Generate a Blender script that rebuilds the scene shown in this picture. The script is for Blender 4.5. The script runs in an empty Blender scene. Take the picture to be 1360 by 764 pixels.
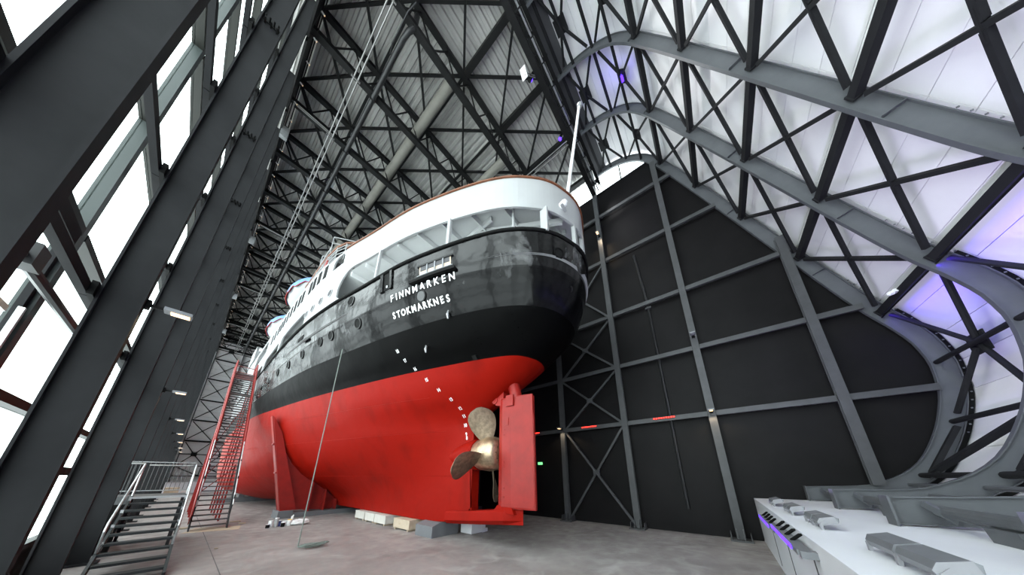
import bpy, math, random
import numpy as np
from mathutils import Vector, Matrix
from mathutils.bvhtree import BVHTree

RND = random.Random(11)
scene = bpy.context.scene
COL = scene.collection

# ---------------------------------------------------------------- camera
cam_data = bpy.data.cameras.new('camera')
cam_data.sensor_width = 36.0
cam_data.lens = 36.0 * 336.0 / 1360.0          # ultra wide lens, 336 px focal length
cam_data.shift_y = 146.4 / 1360.0               # rising front (vertical shift)
cam_data.clip_start = 0.05
cam_data.clip_end = 400
cam = bpy.data.objects.new('camera', cam_data)
cam.location = (0, 0, 2.4)
cam.rotation_euler = (math.radians(90 + 17.252), 0, math.radians(-51.364))
COL.objects.link(cam)
scene.camera = cam

# ---------------------------------------------------------------- exposure, world
scene.view_settings.view_transform = 'Standard'
scene.view_settings.look = 'None'
scene.view_settings.exposure = 0.0
scene.view_settings.gamma = 1.0
scene.view_settings.use_curve_mapping = False
world = bpy.data.worlds.new('overcast_sky')
scene.world = world
world.use_nodes = True
nt = world.node_tree
nt.nodes.clear()
wo = nt.nodes.new('ShaderNodeOutputWorld')
bg = nt.nodes.new('ShaderNodeBackground')
bg.inputs['Color'].default_value = (0.93, 0.97, 1.0, 1)
bg.inputs['Strength'].default_value = 7.5        # flat snowy overcast
nt.links.new(bg.outputs[0], wo.inputs[0])


def area(name, loc, target, sx, sy, power, color, spread=180):
    l = bpy.data.lights.new(name, 'AREA')
    l.shape = 'RECTANGLE'
    l.size = sx
    l.size_y = sy
    l.energy = power
    l.color = color
    l.spread = math.radians(spread)
    o = bpy.data.objects.new(name, l)
    o.location = loc
    d = Vector(target) - Vector(loc)
    o.rotation_euler = d.to_track_quat('-Z', 'Y').to_euler()
    COL.objects.link(o)
    return o


# ---------------------------------------------------------------- materials
def mat(name, color, rough=0.5, metal=0.0, var=0.0, vscale=1.5, bump=0.0, bscale=20.0, color2=None, coat=0.0, spec=0.5, stretch=None, emit=None, estr=0.0):
    m = bpy.data.materials.new(name)
    m.use_nodes = True
    n = m.node_tree.nodes
    L = m.node_tree.links
    b = n['Principled BSDF']
    b.inputs['Base Color'].default_value = (*color, 1)
    b.inputs['Roughness'].default_value = rough
    b.inputs['Metallic'].default_value = metal
    b.inputs['Specular IOR Level'].default_value = spec
    b.inputs['Coat Weight'].default_value = coat
    if emit:
        b.inputs['Emission Color'].default_value = (*emit, 1)
        b.inputs['Emission Strength'].default_value = estr
    if var or color2 or bump:
        tc = n.new('ShaderNodeTexCoord')
        mp = n.new('ShaderNodeMapping')
        L.new(tc.outputs['Object'], mp.inputs['Vector'])
        if stretch:
            mp.inputs['Scale'].default_value = stretch
    if var or color2:
        no = n.new('ShaderNodeTexNoise')
        no.inputs['Scale'].default_value = vscale
        no.inputs['Detail'].default_value = 6
        no.inputs['Roughness'].default_value = 0.65
        L.new(mp.outputs[0], no.inputs['Vector'])
        mx = n.new('ShaderNodeMix')
        mx.data_type = 'RGBA'
        c2 = color2 if color2 else tuple(max(0, c * (1 - var)) for c in color)
        c1 = color if color2 else tuple(min(1, c * (1 + var)) for c in color)
        mx.inputs[6].default_value = (*c1, 1)
        mx.inputs[7].default_value = (*c2, 1)
        rp = n.new('ShaderNodeMapRange')
        rp.inputs[1].default_value = 0.35
        rp.inputs[2].default_value = 0.65
        L.new(no.outputs['Fac'], rp.inputs[0])
        L.new(rp.outputs[0], mx.inputs[0])
        L.new(mx.outputs[2], b.inputs['Base Color'])
    if bump:
        nb = n.new('ShaderNodeTexNoise')
        nb.inputs['Scale'].default_value = bscale
        nb.inputs['Detail'].default_value = 4
        L.new(mp.outputs[0], nb.inputs['Vector'])
        bp = n.new('ShaderNodeBump')
        bp.inputs['Strength'].default_value = bump
        bp.inputs['Distance'].default_value = 0.05
        L.new(nb.outputs['Fac'], bp.inputs['Height'])
        L.new(bp.outputs[0], b.inputs['Normal'])
    return m


M = {}
M['steel'] = mat('dark_steel_paint', (0.016, 0.0163, 0.0175), 0.7, var=0.10, vscale=2.0, bump=0.03, bscale=9, spec=0.1)
M['rafter'] = mat('grey_steel_paint', (0.085, 0.09, 0.097), 0.5, var=0.10, vscale=1.2, bump=0.03, bscale=7, spec=0.35)
M['post'] = mat('post_steel_paint', (0.06, 0.0615, 0.064), 0.45, var=0.12, vscale=1.6, spec=0.3)
M['truss'] = mat('black_truss_paint', (0.008, 0.008, 0.008), 0.55, var=0.15, vscale=3, spec=0.2)
M['deck'] = mat('galvanised_roof_deck', (0.42, 0.412, 0.395), 0.45, metal=0.25, var=0.15, vscale=0.5)
M['skin'] = mat('white_lining_panel', (0.84, 0.83, 0.84), 0.55, var=0.025, vscale=0.6)
M['gap'] = mat('dark_backing', (0.06, 0.06, 0.065), 0.8)
M['blackwall'] = mat('black_wall_cladding', (0.0075, 0.0069, 0.0073), 0.5, var=0.2, vscale=0.7, bump=0.06, bscale=2.5, spec=0.1)
M['mullion'] = mat('green_grey_aluminium', (0.045, 0.054, 0.052), 0.5, metal=0.0, var=0.06, vscale=1, spec=0.3)
M['transom'] = mat('olive_aluminium', (0.009, 0.0096, 0.0072), 0.6, metal=0.0, var=0.06, vscale=1, spec=0.3)
M['galv'] = mat('galvanised_steel', (0.45, 0.46, 0.47), 0.38, metal=0.75, var=0.15, vscale=12)
M['chrome'] = mat('bright_conduit_steel', (0.26, 0.255, 0.25), 0.35, metal=0.6)
M['tread'] = mat('grey_grating_steel', (0.085, 0.088, 0.09), 0.5, metal=0.2, var=0.15, vscale=8)
M['stairdark'] = mat('dark_green_grey_paint', (0.022, 0.025, 0.027), 0.55, var=0.1, spec=0.25)
M['redpaint'] = mat('red_gloss_paint', (0.235, 0.010, 0.007), 0.42, var=0.12, vscale=2.0, spec=0.3)
M['duct'] = mat('beige_duct_fabric', (0.17, 0.163, 0.142), 0.75, var=0.08, vscale=2)
M['pipe'] = mat('black_pipe', (0.012, 0.012, 0.013), 0.45)
M['plinth'] = mat('white_plinth_paint', (0.62, 0.63, 0.66), 0.5, var=0.03, vscale=0.8)
M['flood'] = mat('grey_floodlight_casing', (0.17, 0.176, 0.19), 0.4, metal=0.2, var=0.05, vscale=5)
M['floodlight_side'] = mat('pale_floodlight_end', (0.22, 0.22, 0.235), 0.45)
M['concrete'] = mat('grey_block_paint', (0.12, 0.125, 0.135), 0.6, var=0.08)
M['whitepaint'] = mat('white_ship_paint', (0.31, 0.315, 0.32), 0.4, var=0.03, vscale=0.9, bump=0.04, bscale=1.5)
M['white_lifted'] = mat('white_ship_paint_lifted', (0.55, 0.56, 0.56), 0.5, var=0.03, vscale=0.9)  # ship white made lighter to offset the shade inside the gallery
M['wood'] = mat('varnished_rail_wood', (0.14, 0.045, 0.016), 0.4, var=0.3, vscale=6)
M['bronze'] = mat('propeller_bronze', (0.44, 0.33, 0.22), 0.36, metal=0.85, var=0.35, vscale=5, bump=0.08, bscale=30)
M['bronze_dark'] = mat('dull_bronze_blade', (0.25, 0.19, 0.13), 0.45, metal=0.7, var=0.3, vscale=7, bump=0.08, bscale=40)
M['glassdark'] = mat('dark_window_glass', (0.012, 0.013, 0.015), 0.08)
M['rubber'] = mat('black_rubber', (0.006, 0.006, 0.006), 0.7, spec=0.1)
M['woodpale'] = mat('pale_plywood', (0.45, 0.37, 0.28), 0.7, var=0.1, vscale=4)
M['crate'] = mat('white_painted_crate', (0.52, 0.50, 0.46), 0.6, var=0.08, vscale=3)
M['bluecover'] = mat('blue_boat_cover', (0.10, 0.22, 0.55), 0.6, var=0.1)
M['rope'] = mat('grey_green_rope', (0.16, 0.19, 0.17), 0.8, var=0.2, vscale=30)
M['led_red'] = mat('red_led', (0.5, 0.0, 0.0), 0.5, emit=(1.0, 0.03, 0.02), estr=5)
M['led_blue'] = mat('blue_led', (0.05, 0.02, 0.5), 0.5, emit=(0.10, 0.03, 1.0), estr=3)
M['led_warm'] = mat('warm_led', (1, 0.8, 0.6), 0.5, emit=(1.0, 0.60, 0.30), estr=1.9)
M['led_green'] = mat('green_exit_light', (0.2, 0.6, 0.3), 0.5, emit=(0.25, 1.0, 0.35), estr=1.2)
M['paint_blue'] = mat('blue_plastic', (0.05, 0.12, 0.4), 0.4)
M['paint_yellow'] = mat('yellow_plastic', (0.8, 0.5, 0.03), 0.4)
M['plastic_white'] = mat('white_plastic', (0.8, 0.8, 0.8), 0.4)
M['card'] = mat('brown_cardboard', (0.42, 0.33, 0.24), 0.8, var=0.1, vscale=6)

# clear glass that lets daylight through
g = bpy.data.materials.new('clear_glazing')
g.use_nodes = True
n = g.node_tree.nodes
n.clear()
out = n.new('ShaderNodeOutputMaterial')
tr = n.new('ShaderNodeBsdfTransparent')
tr.inputs[0].default_value = (0.93, 0.97, 0.96, 1)
gl = n.new('ShaderNodeBsdfGlossy')
gl.inputs['Roughness'].default_value = 0.02
mx = n.new('ShaderNodeMixShader')
mx.inputs[0].default_value = 0.04
g.node_tree.links.new(tr.outputs[0], mx.inputs[1])
g.node_tree.links.new(gl.outputs[0], mx.inputs[2])
g.node_tree.links.new(mx.outputs[0], out.inputs[0])
M['glass'] = g


def floor_material():
    m = mat('worn_concrete_floor', (0.27, 0.247, 0.24), 0.55, color2=(0.19, 0.172, 0.166), vscale=0.55, bump=0.05, bscale=14)
    nn = m.node_tree.nodes
    L = m.node_tree.links
    b = nn['Principled BSDF']
    tc = nn.new('ShaderNodeTexCoord')
    n2 = nn.new('ShaderNodeTexNoise')
    n2.inputs['Scale'].default_value = 2.2
    n2.inputs['Detail'].default_value = 9
    L.new(tc.outputs['Object'], n2.inputs['Vector'])
    r = nn.new('ShaderNodeMapRange')
    r.inputs[1].default_value = 0.3
    r.inputs[2].default_value = 0.7
    r.inputs[3].default_value = 0.36
    r.inputs[4].default_value = 0.7
    L.new(n2.outputs['Fac'], r.inputs[0])
    L.new(r.outputs[0], b.inputs['Roughness'])
    # dusty pale smears
    src = b.inputs['Base Color'].links[0].from_socket
    mx = nn.new('ShaderNodeMix')
    mx.data_type = 'RGBA'
    mx.inputs[7].default_value = (0.36, 0.342, 0.33, 1)
    n3 = nn.new('ShaderNodeTexNoise')
    n3.inputs['Scale'].default_value = 1.1
    n3.inputs['Detail'].default_value = 10
    n3.inputs['Distortion'].default_value = 1.2
    L.new(tc.outputs['Object'], n3.inputs['Vector'])
    r3 = nn.new('ShaderNodeMapRange')
    r3.inputs[1].default_value = 0.52
    r3.inputs[2].default_value = 0.7
    r3.inputs[4].default_value = 0.7
    L.new(n3.outputs['Fac'], r3.inputs[0])
    L.new(r3.outputs[0], mx.inputs[0])
    L.new(src, mx.inputs[6])
    L.new(mx.outputs[2], b.inputs['Base Color'])
    return m


def hull_material(name, base, wear_sheen, dark, y0, y1, rough, wlo, whi, vs, sheen_band=None, spec=0.3):
    """painted steel hull: paint wear towards the bow, sky sheen painted in higher up, plate seams and dents by bump"""
    m = bpy.data.materials.new(name)
    m.use_nodes = True
    n = m.node_tree.nodes
    L = m.node_tree.links
    b = n['Principled BSDF']
    tc = n.new('ShaderNodeTexCoord')
    sep = n.new('ShaderNodeSeparateXYZ')
    L.new(tc.outputs['Object'], sep.inputs[0])
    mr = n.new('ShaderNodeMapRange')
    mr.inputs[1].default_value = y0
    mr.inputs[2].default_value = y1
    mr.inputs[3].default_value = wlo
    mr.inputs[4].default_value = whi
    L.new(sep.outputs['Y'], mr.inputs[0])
    mp = n.new('ShaderNodeMapping')
    mp.inputs['Scale'].default_value = (1, 1, 0.45)
    L.new(tc.outputs['Object'], mp.inputs['Vector'])
    no = n.new('ShaderNodeTexNoise')
    no.inputs['Scale'].default_value = vs
    no.inputs['Detail'].default_value = 9
    no.inputs['Roughness'].default_value = 0.62
    no.inputs['Distortion'].default_value = 0.6
    L.new(mp.outputs[0], no.inputs['Vector'])
    ad = n.new('ShaderNodeMath')
    ad.operation = 'ADD'
    L.new(no.outputs['Fac'], ad.inputs[0])
    L.new(mr.outputs[0], ad.inputs[1])
    last = ad.outputs[0]
    if sheen_band:  # pale mottling painted in for sky reflections on the upper plating
        z0, z1, z2, z3, k = sheen_band
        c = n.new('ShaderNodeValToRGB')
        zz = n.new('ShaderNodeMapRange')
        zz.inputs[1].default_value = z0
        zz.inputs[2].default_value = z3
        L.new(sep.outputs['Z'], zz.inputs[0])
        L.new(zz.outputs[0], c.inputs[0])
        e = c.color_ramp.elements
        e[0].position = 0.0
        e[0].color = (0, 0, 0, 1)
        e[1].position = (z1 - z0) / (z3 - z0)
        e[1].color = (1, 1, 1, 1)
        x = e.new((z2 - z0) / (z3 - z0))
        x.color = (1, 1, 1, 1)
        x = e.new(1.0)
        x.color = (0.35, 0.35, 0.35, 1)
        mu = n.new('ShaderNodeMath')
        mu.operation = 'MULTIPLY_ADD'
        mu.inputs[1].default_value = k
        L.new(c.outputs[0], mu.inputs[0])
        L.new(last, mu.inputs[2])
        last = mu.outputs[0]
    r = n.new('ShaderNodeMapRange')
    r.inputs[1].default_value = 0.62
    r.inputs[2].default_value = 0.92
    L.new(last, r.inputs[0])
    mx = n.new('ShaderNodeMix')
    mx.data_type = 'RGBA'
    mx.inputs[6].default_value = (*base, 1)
    mx.inputs[7].default_value = (*wear_sheen, 1)
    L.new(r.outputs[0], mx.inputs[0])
    n2 = n.new('ShaderNodeTexNoise')
    n2.inputs['Scale'].default_value = 0.9
    n2.inputs['Detail'].default_value = 5
    L.new(mp.outputs[0], n2.inputs['Vector'])
    r2 = n.new('ShaderNodeMapRange')
    r2.inputs[1].default_value = 0.5
    r2.inputs[2].default_value = 0.7
    r2.inputs[4].default_value = 0.6
    L.new(n2.outputs['Fac'], r2.inputs[0])
    mx2 = n.new('ShaderNodeMix')
    mx2.data_type = 'RGBA'
    mx2.inputs[7].default_value = (*dark, 1)
    L.new(r2.outputs[0], mx2.inputs[0])
    L.new(mx.outputs[2], mx2.inputs[6])
    L.new(mx2.outputs[2], b.inputs['Base Color'])
    rr = n.new('ShaderNodeMapRange')
    rr.inputs[3].default_value = rough
    rr.inputs[4].default_value = min(0.8, rough + 0.35)
    L.new(r.outputs[0], rr.inputs[0])
    L.new(rr.outputs[0], b.inputs['Roughness'])
    b.inputs['Specular IOR Level'].default_value = spec
    nb = n.new('ShaderNodeTexNoise')
    nb.inputs['Scale'].default_value = 0.75
    nb.inputs['Detail'].default_value = 3
    L.new(tc.outputs['Object'], nb.inputs['Vector'])
    bp = n.new('ShaderNodeBump')
    bp.inputs['Strength'].default_value = 0.35
    bp.inputs['Distance'].default_value = 0.16
    L.new(nb.outputs['Fac'], bp.inputs['Height'])
    L.new(bp.outputs[0], b.inputs['Normal'])
    return m


M['floor'] = floor_material()
M['hull_black'] = hull_material('black_hull_paint', (0.0013, 0.0013, 0.0016), (0.27, 0.272, 0.278), (0.0035, 0.0033, 0.003), 9, 18, 0.17, -0.17, 0.13, 0.9, sheen_band=(7.6, 8.3, 9.7, 10.5, 0.22), spec=0.15)
M['hull_gloss'] = hull_material('glossy_black_bulwark_paint', (0.0013, 0.0013, 0.0016), (0.27, 0.272, 0.278), (0.0035, 0.0033, 0.003), 9, 18, 0.15, -0.17, 0.13, 0.9, sheen_band=(7.6, 8.3, 9.7, 10.5, 0.22), spec=0.33)
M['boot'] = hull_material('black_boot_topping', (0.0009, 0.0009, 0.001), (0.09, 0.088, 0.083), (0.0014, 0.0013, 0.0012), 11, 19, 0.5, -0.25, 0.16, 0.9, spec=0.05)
M['hull_red'] = hull_material('red_antifouling_paint', (0.235, 0.0055, 0.002), (0.30, 0.12, 0.10), (0.15, 0.004, 0.0016), 14, 33, 0.5, -0.12, 0.36, 0.35, spec=0.07)


# ---------------------------------------------------------------- mesh helpers
class MB:
    def __init__(s):
        s.v = []
        s.f = []

    def add(s, vs, fs):
        o = len(s.v)
        s.v += [tuple(p) for p in vs]
        s.f += [tuple(i + o for i in q) for q in fs]
        return s

    def box(s, x0, x1, y0, y1, z0, z1):
        v = [(x, y, z) for z in (z0, z1) for y in (y0, y1) for x in (x0, x1)]
        return s.add(v, [(0, 2, 3, 1), (4, 5, 7, 6), (0, 1, 5, 4), (2, 6, 7, 3), (0, 4, 6, 2), (1, 3, 7, 5)])

    def beam(s, p, q, w, h, up=(0, 0, 1), off=0.0):
        p = Vector(p)
        q = Vector(q)
        d = (q - p).normalized()
        u = Vector(up)
        u = (u - d * u.dot(d))
        if u.length < 1e-4:
            u = Vector((1, 0, 0)) - d * d.x
        u.normalize()
        r = d.cross(u)
        v = []
        for c in (p, q):
            for a, b in ((-1, -1), (1, -1), (1, 1), (-1, 1)):
                v.append(c + r * (a * w / 2) + u * (b * h / 2 + off))
        return s.add(v, [(3, 2, 1, 0), (4, 5, 6, 7), (0, 1, 5, 4), (1, 2, 6, 5), (2, 3, 7, 6), (3, 0, 4, 7)])

    def path(s, pts, r, n=8, cap=True):
        pts = [Vector(p) for p in pts]
        rs = r if isinstance(r, (list, tuple)) else [r] * len(pts)
        d0 = (pts[1] - pts[0]).normalized()
        u = Vector((0, 0, 1)) if abs(d0.z) < 0.9 else Vector((1, 0, 0))
        vs = []
        fs = []
        for i, p in enumerate(pts):
            d = (pts[min(i + 1, len(pts) - 1)] - pts[max(i - 1, 0)]).normalized()
            u = (u - d * u.dot(d)).normalized()
            w = d.cross(u)
            for k in range(n):
                a = 2 * math.pi * k / n
                vs.append(p + (u * math.cos(a) + w * math.sin(a)) * rs[i])
        for i in range(len(pts) - 1):
            for k in range(n):
                a = i * n + k
                b = i * n + (k + 1) % n
                fs.append((a, b, b + n, a + n))
        if cap:
            fs.append(tuple(range(n - 1, -1, -1)))
            m0 = (len(pts) - 1) * n
            fs.append(tuple(m0 + k for k in range(n)))
        return s.add(vs, fs)

    def tube(s, p, q, r, n=8):
        return s.path([p, q], r, n)

    def prism(s, poly, t0, t1, fn):
        """2-D polygon extruded between t0 and t1; fn(a, b, t) -> xyz"""
        k = len(poly)
        vs = [fn(a, b, t0) for a, b in poly] + [fn(a, b, t1) for a, b in poly]
        fs = [tuple(range(k - 1, -1, -1)), tuple(range(k, 2 * k))]
        fs += [(i, (i + 1) % k, (i + 1) % k + k, i + k) for i in range(k)]
        return s.add(vs, fs)

    def lathe(s, c, axis, prof, n=24, ref=(0, 0, 1)):
        """prof: list of (along axis, radius)"""
        c = Vector(c)
        ax = Vector(axis).normalized()
        u = Vector(ref) if abs(Vector(ref).normalized().dot(ax)) < 0.95 else Vector((1, 0, 0))
        u = (u - ax * u.dot(ax)).normalized()
        w = ax.cross(u)
        vs = []
        for t, r in prof:
            for k in range(n):
                a = 2 * math.pi * k / n
                vs.append(c + ax * t + (u * math.cos(a) + w * math.sin(a)) * r)
        fs = []
        for i in range(len(prof) - 1):
            for k in range(n):
                a = i * n + k
                b = i * n + (k + 1) % n
                fs.append((a, b, b + n, a + n))
        fs.append(tuple(range(n - 1, -1, -1)))
        fs.append(tuple((len(prof) - 1) * n + k for k in range(n)))
        return s.add(vs, fs)

    def sheet(s, rows):
        """rows of equal length -> quad grid"""
        k = len(rows[0])
        vs = [p for r in rows for p in r]
        fs = []
        for i in range(len(rows) - 1):
            for j in range(k - 1):
                a = i * k + j
                fs.append((a, a + 1, a + 1 + k, a + k))
        return s.add(vs, fs)

    def build(s, name, material, parent=None, smooth=False, kind=None):
        me = bpy.data.meshes.new(name)
        o = bpy.data.objects.new(name, me)
        off = Vector((0, 0, 0))
        p = parent
        while p is not None:
            off += p.location
            p = p.parent
        me.from_pydata([tuple(Vector(v) - off) for v in s.v], [], s.f)
        me.materials.append(M[material] if isinstance(material, str) else material)
        if smooth:
            me.polygons.foreach_set('use_smooth', [True] * len(me.polygons))
            try:
                me.set_sharp_from_angle(angle=math.radians(38))
            except Exception:
                pass
        COL.objects.link(o)
        if parent is not None:
            o.parent = parent
        if kind:
            o['kind'] = kind
        return o


def tag(o, label, cat, group=None, kind='thing'):
    o['label'] = label
    o['category'] = cat
    if group:
        o['group'] = group
    o['kind'] = kind
    return o


def thing(name, label, cat, loc=(0, 0, 0), group=None):
    o = bpy.data.objects.new(name, None)
    o.location = loc
    o.empty_display_size = 0.2
    COL.objects.link(o)
    return tag(o, label, cat, group)


def structure(name, loc=(0, 0, 0)):
    o = bpy.data.objects.new(name, None)
    o.location = loc
    COL.objects.link(o)
    o['kind'] = 'structure'
    return o


CHILDREN = {}


def copy_tree(o, delta=(0, 0, 0), parent=None):
    c = o.copy()
    COL.objects.link(c)
    if parent is not None:
        c.parent = parent
    else:
        c.location = Vector(o.location) + Vector(delta)
    for ch in list(o.children):
        copy_tree(ch, parent=c)
    return c


def nth(k):
    w = ['first', 'second', 'third', 'fourth', 'fifth', 'sixth', 'seventh', 'eighth', 'ninth', 'tenth', 'eleventh', 'twelfth', 'thirteenth', 'fourteenth', 'fifteenth', 'sixteenth', 'seventeenth', 'eighteenth']
    return w[k]


def pchip(xs, ys, x):
    xs = np.asarray(xs, float)
    ys = np.asarray(ys, float)
    h = np.diff(xs)
    d = np.diff(ys) / h
    m = np.zeros(len(xs))
    for i in range(1, len(xs) - 1):
        if d[i - 1] * d[i] > 0:
            w1 = 2 * h[i] + h[i - 1]
            w2 = h[i] + 2 * h[i - 1]
            m[i] = (w1 + w2) / (w1 / d[i - 1] + w2 / d[i])
    m[0], m[-1] = d[0], d[-1]
    x = np.clip(np.asarray(x, float), xs[0], xs[-1])
    i = np.clip(np.searchsorted(xs, x, side='right') - 1, 0, len(xs) - 2)
    t = (x - xs[i]) / h[i]
    return ((1 + 2 * t) * (1 - t) ** 2 * ys[i] + t * (1 - t) ** 2 * h[i] * m[i] + t * t * (3 - 2 * t) * ys[i + 1] + t * t * (t - 1) * h[i] * m[i + 1])

# ================================================================ BUILDING
YC = [3.6 + 3.7 * k for k in range(16)]          # structural grid along the hall
YSUM = 62.7                                       # bow end mirrors the stern end about Y = 31.35
XL, XR = -1.08, 14.4                              # inner flange of glazed wall columns / plane of the black wall frame
RX = [14.4 - 3.08 * k for k in range(6)]          # curved rafters
POUT = [(3.62, 24.45), (2.9, 24.44), (2.0, 24.28), (1.0, 23.8), (0.1, 22.95), (-0.58, 21.75), (-1.25, 20.1), (-2.65, 16.35), (-4.0, 12.65), (-5.0, 9.9),
        (-5.6, 8.35), (-6.0, 7.5), (-6.28, 6.7), (-6.38, 5.9), (-6.3, 5.0), (-6.05, 4.1), (-5.65, 3.2), (-5.15, 2.45), (-4.5, 1.95), (-3.6, 1.64), (-2.25, 1.58)]
_pp = np.array(POUT)
_t = np.concatenate([[0], np.cumsum(np.hypot(*np.diff(_pp, axis=0).T))])
PLEN = _t[-1]
PT = np.linspace(0.4, PLEN, 90)


def prof(t, off=0.0):
    """point on the end-wall profile at arc length t, moved inward by off -> (y, z)"""
    y = float(pchip(_t, _pp[:, 0], t))
    z = float(pchip(_t, _pp[:, 1], t))
    if off:
        e = 0.05
        a = min(max(t - e, 0), PLEN)
        b = min(max(t + e, 0), PLEN)
        ty = float(pchip(_t, _pp[:, 0], b)) - float(pchip(_t, _pp[:, 0], a))
        tz = float(pchip(_t, _pp[:, 1], b)) - float(pchip(_t, _pp[:, 1], a))
        l = math.hypot(ty, tz)
        y, z = y - tz / l * off, z + ty / l * off
    return y, z


def near_t(y, z):
    return min((math.hypot(prof(t)[0] - y, prof(t)[1] - z), t) for t in np.linspace(0, PLEN, 400))[1]


STERN = lambda y: y
BOW = lambda y: YSUM - y


def sweep(mb, ts, x0, x1, n0, n1, ym):
    rows = []
    for t in ts:
        a = prof(t, n0)
        b = prof(t, n1)
        rows.append([(x0, ym(a[0]), a[1]), (x1, ym(a[0]), a[1]), (x1, ym(b[0]), b[1]), (x0, ym(b[0]), b[1]), (x0, ym(a[0]), a[1])])
    mb.sheet(rows)
    for r in (rows[0], rows[-1]):
        mb.add(r[:4], [(0, 1, 2, 3)])
    return mb


# ---- floor
o = MB().box(-2.6, 15.2, -0.9, 70, -0.25, 0).build('floor', 'floor')
o['kind'] = 'structure'
for k, (x0, x1) in enumerate([(1.2, 1.22), (12.6, 12.62)]):
    o = MB().box(x0, x1, -0.7, 60, 0.0, 0.002).build('trim_%d' % (k + 1), 'gap')
    o['kind'] = 'structure'

# ---- white plinth under the curved end wall
pl = structure('wall_plinth')
MB().box(-2.2, 14.6, -3.4, -0.78, 0, 1.56).build('plinth_body', 'plinth', pl)
MB().box(-2.2, 14.6, -0.785, -0.77, 0, 0.05).build('kerb', 'plinth', pl)
for x, z0 in ((10.55, 1.25), (8.25, 1.28), (5.85, 1.36)):
    MB().box(x - 0.025, x + 0.025, -0.782, -0.772, 0.12, z0).build('slot', 'gap', pl)

# ---- curved white lining of both ends, one panel per strip and bay
wb = structure('wall_back')
wf = structure('wall_front')
NP = 29
SK0 = 1.0
tt = np.linspace(SK0, PLEN - 1.3, NP + 1)
for wall, ym, bays in ((wb, STERN, True), (wf, BOW, False)):
    edges = [14.66] + RX[1:5] + [-2.2] if bays else [14.66, 6.7, -2.2]
    for i in range(NP):
        sub = np.linspace(tt[i] + 0.008, tt[i + 1] - 0.008, 4)
        for j in range(len(edges) - 1):
            x1, x0 = edges[j] - 0.008, edges[j + 1] + 0.008
            sweep(MB(), sub, x0, x1, -0.14, -0.20, ym).build('panel', 'skin', wall)
    sweep(MB(), np.linspace(SK0 - 0.6, PLEN - 0.6, 70), -2.3, 14.75, -0.24, -0.30, ym).build('backing', 'gap', wall)

# ---- ceiling: corrugated deck, one sheet per bay
ce = structure('ceiling')


def corrug(y0, y1, along_y, z=24.36, pitch=0.34, dep=0.11):
    x0, x1 = -2.2, 14.75
    mb = MB()
    a0, a1 = (x0, x1) if along_y else (y0, y1)
    n_ = int((a1 - a0) / pitch)
    p = (a1 - a0) / n_
    line = []
    for i in range(n_):
        s = a0 + i * p
        line += [(s, 0), (s + p * 0.42, 0), (s + p * 0.55, dep), (s + p * 0.87, dep)]
    line.append((a1, 0))
    if along_y:
        mb.sheet([[(s, y0, z + d) for s, d in line], [(s, y1, z + d) for s, d in line]])
    else:
        mb.sheet([[(x0, s, z + d) for s, d in line], [(x1, s, z + d) for s, d in line]])
    return mb


for k in range(15):
    corrug(YC[k] + (-0.3 if k == 0 else 0.005), YC[k + 1] - 0.005, k != 0).build('deck_sheet', 'deck', ce)
MB().box(-2.3, 14.8, 3.0, 59.7, 24.55, 24.7).build('roof_build_up', 'gap', ce)
MB().box(-2.3, 14.8, 2.6, 3.25, 24.47, 24.7).build('roof_edge', 'gap', ce)
MB().box(-2.3, 14.8, 59.4, 60.1, 24.47, 24.7).build('roof_edge', 'gap', ce)

def hull2d(pts):
    pts = sorted(set((round(a, 5), round(b, 5)) for a, b in pts))

    def half(ps):
        h = []
        for p in ps:
            while len(h) > 1 and (h[-1][0] - h[-2][0]) * (p[1] - h[-2][1]) - (h[-1][1] - h[-2][1]) * (p[0] - h[-2][0]) <= 0:
                h.pop()
            h.append(p)
        return h
    a, b = half(pts), half(list(reversed(pts)))
    return a[:-1] + b[:-1]


CLIP = [(3.62, 24.4)] + [q for q in (prof(t_, 0.05) for t_ in np.linspace(0.9, PLEN, 60)) if q[1] > 6.5 or (q[0] < -5.2 and q[1] > 2.4)] + [(-3.45, -0.1), (3.62, -0.1)]
CLIP = hull2d(CLIP)


def clip_poly(poly, region):
    cy = sum(p[0] for p in region) / len(region)
    cz = sum(p[1] for p in region) / len(region)
    out_ = poly
    for i in range(len(region)):
        a, b = region[i], region[(i + 1) % len(region)]
        ex, ez = b[0] - a[0], b[1] - a[1]
        sgn = 1 if ex * (cz - a[1]) - ez * (cy - a[0]) > 0 else -1
        res = []
        for k in range(len(out_)):
            p, q = out_[k], out_[(k + 1) % len(out_)]
            dp = sgn * (ex * (p[1] - a[1]) - ez * (p[0] - a[0]))
            dq = sgn * (ex * (q[1] - a[1]) - ez * (q[0] - a[0]))
            if dp >= 0:
                res.append(p)
            if (dp >= 0) != (dq >= 0):
                s = dp / (dp - dq)
                res.append((p[0] + (q[0] - p[0]) * s, p[1] + (q[1] - p[1]) * s))
        out_ = res
        if len(out_) < 3:
            return []
    return out_


BK = [(3.62, 24.4)] + [q for q in (prof(t_, -0.25) for t_ in np.linspace(0.9, PLEN, 60)) if q[1] > 6.5 or (q[0] < -5.2 and q[1] > 2.4)] + [(-4.2, -0.1), (3.62, -0.1)]
BK = hull2d(BK)

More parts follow.
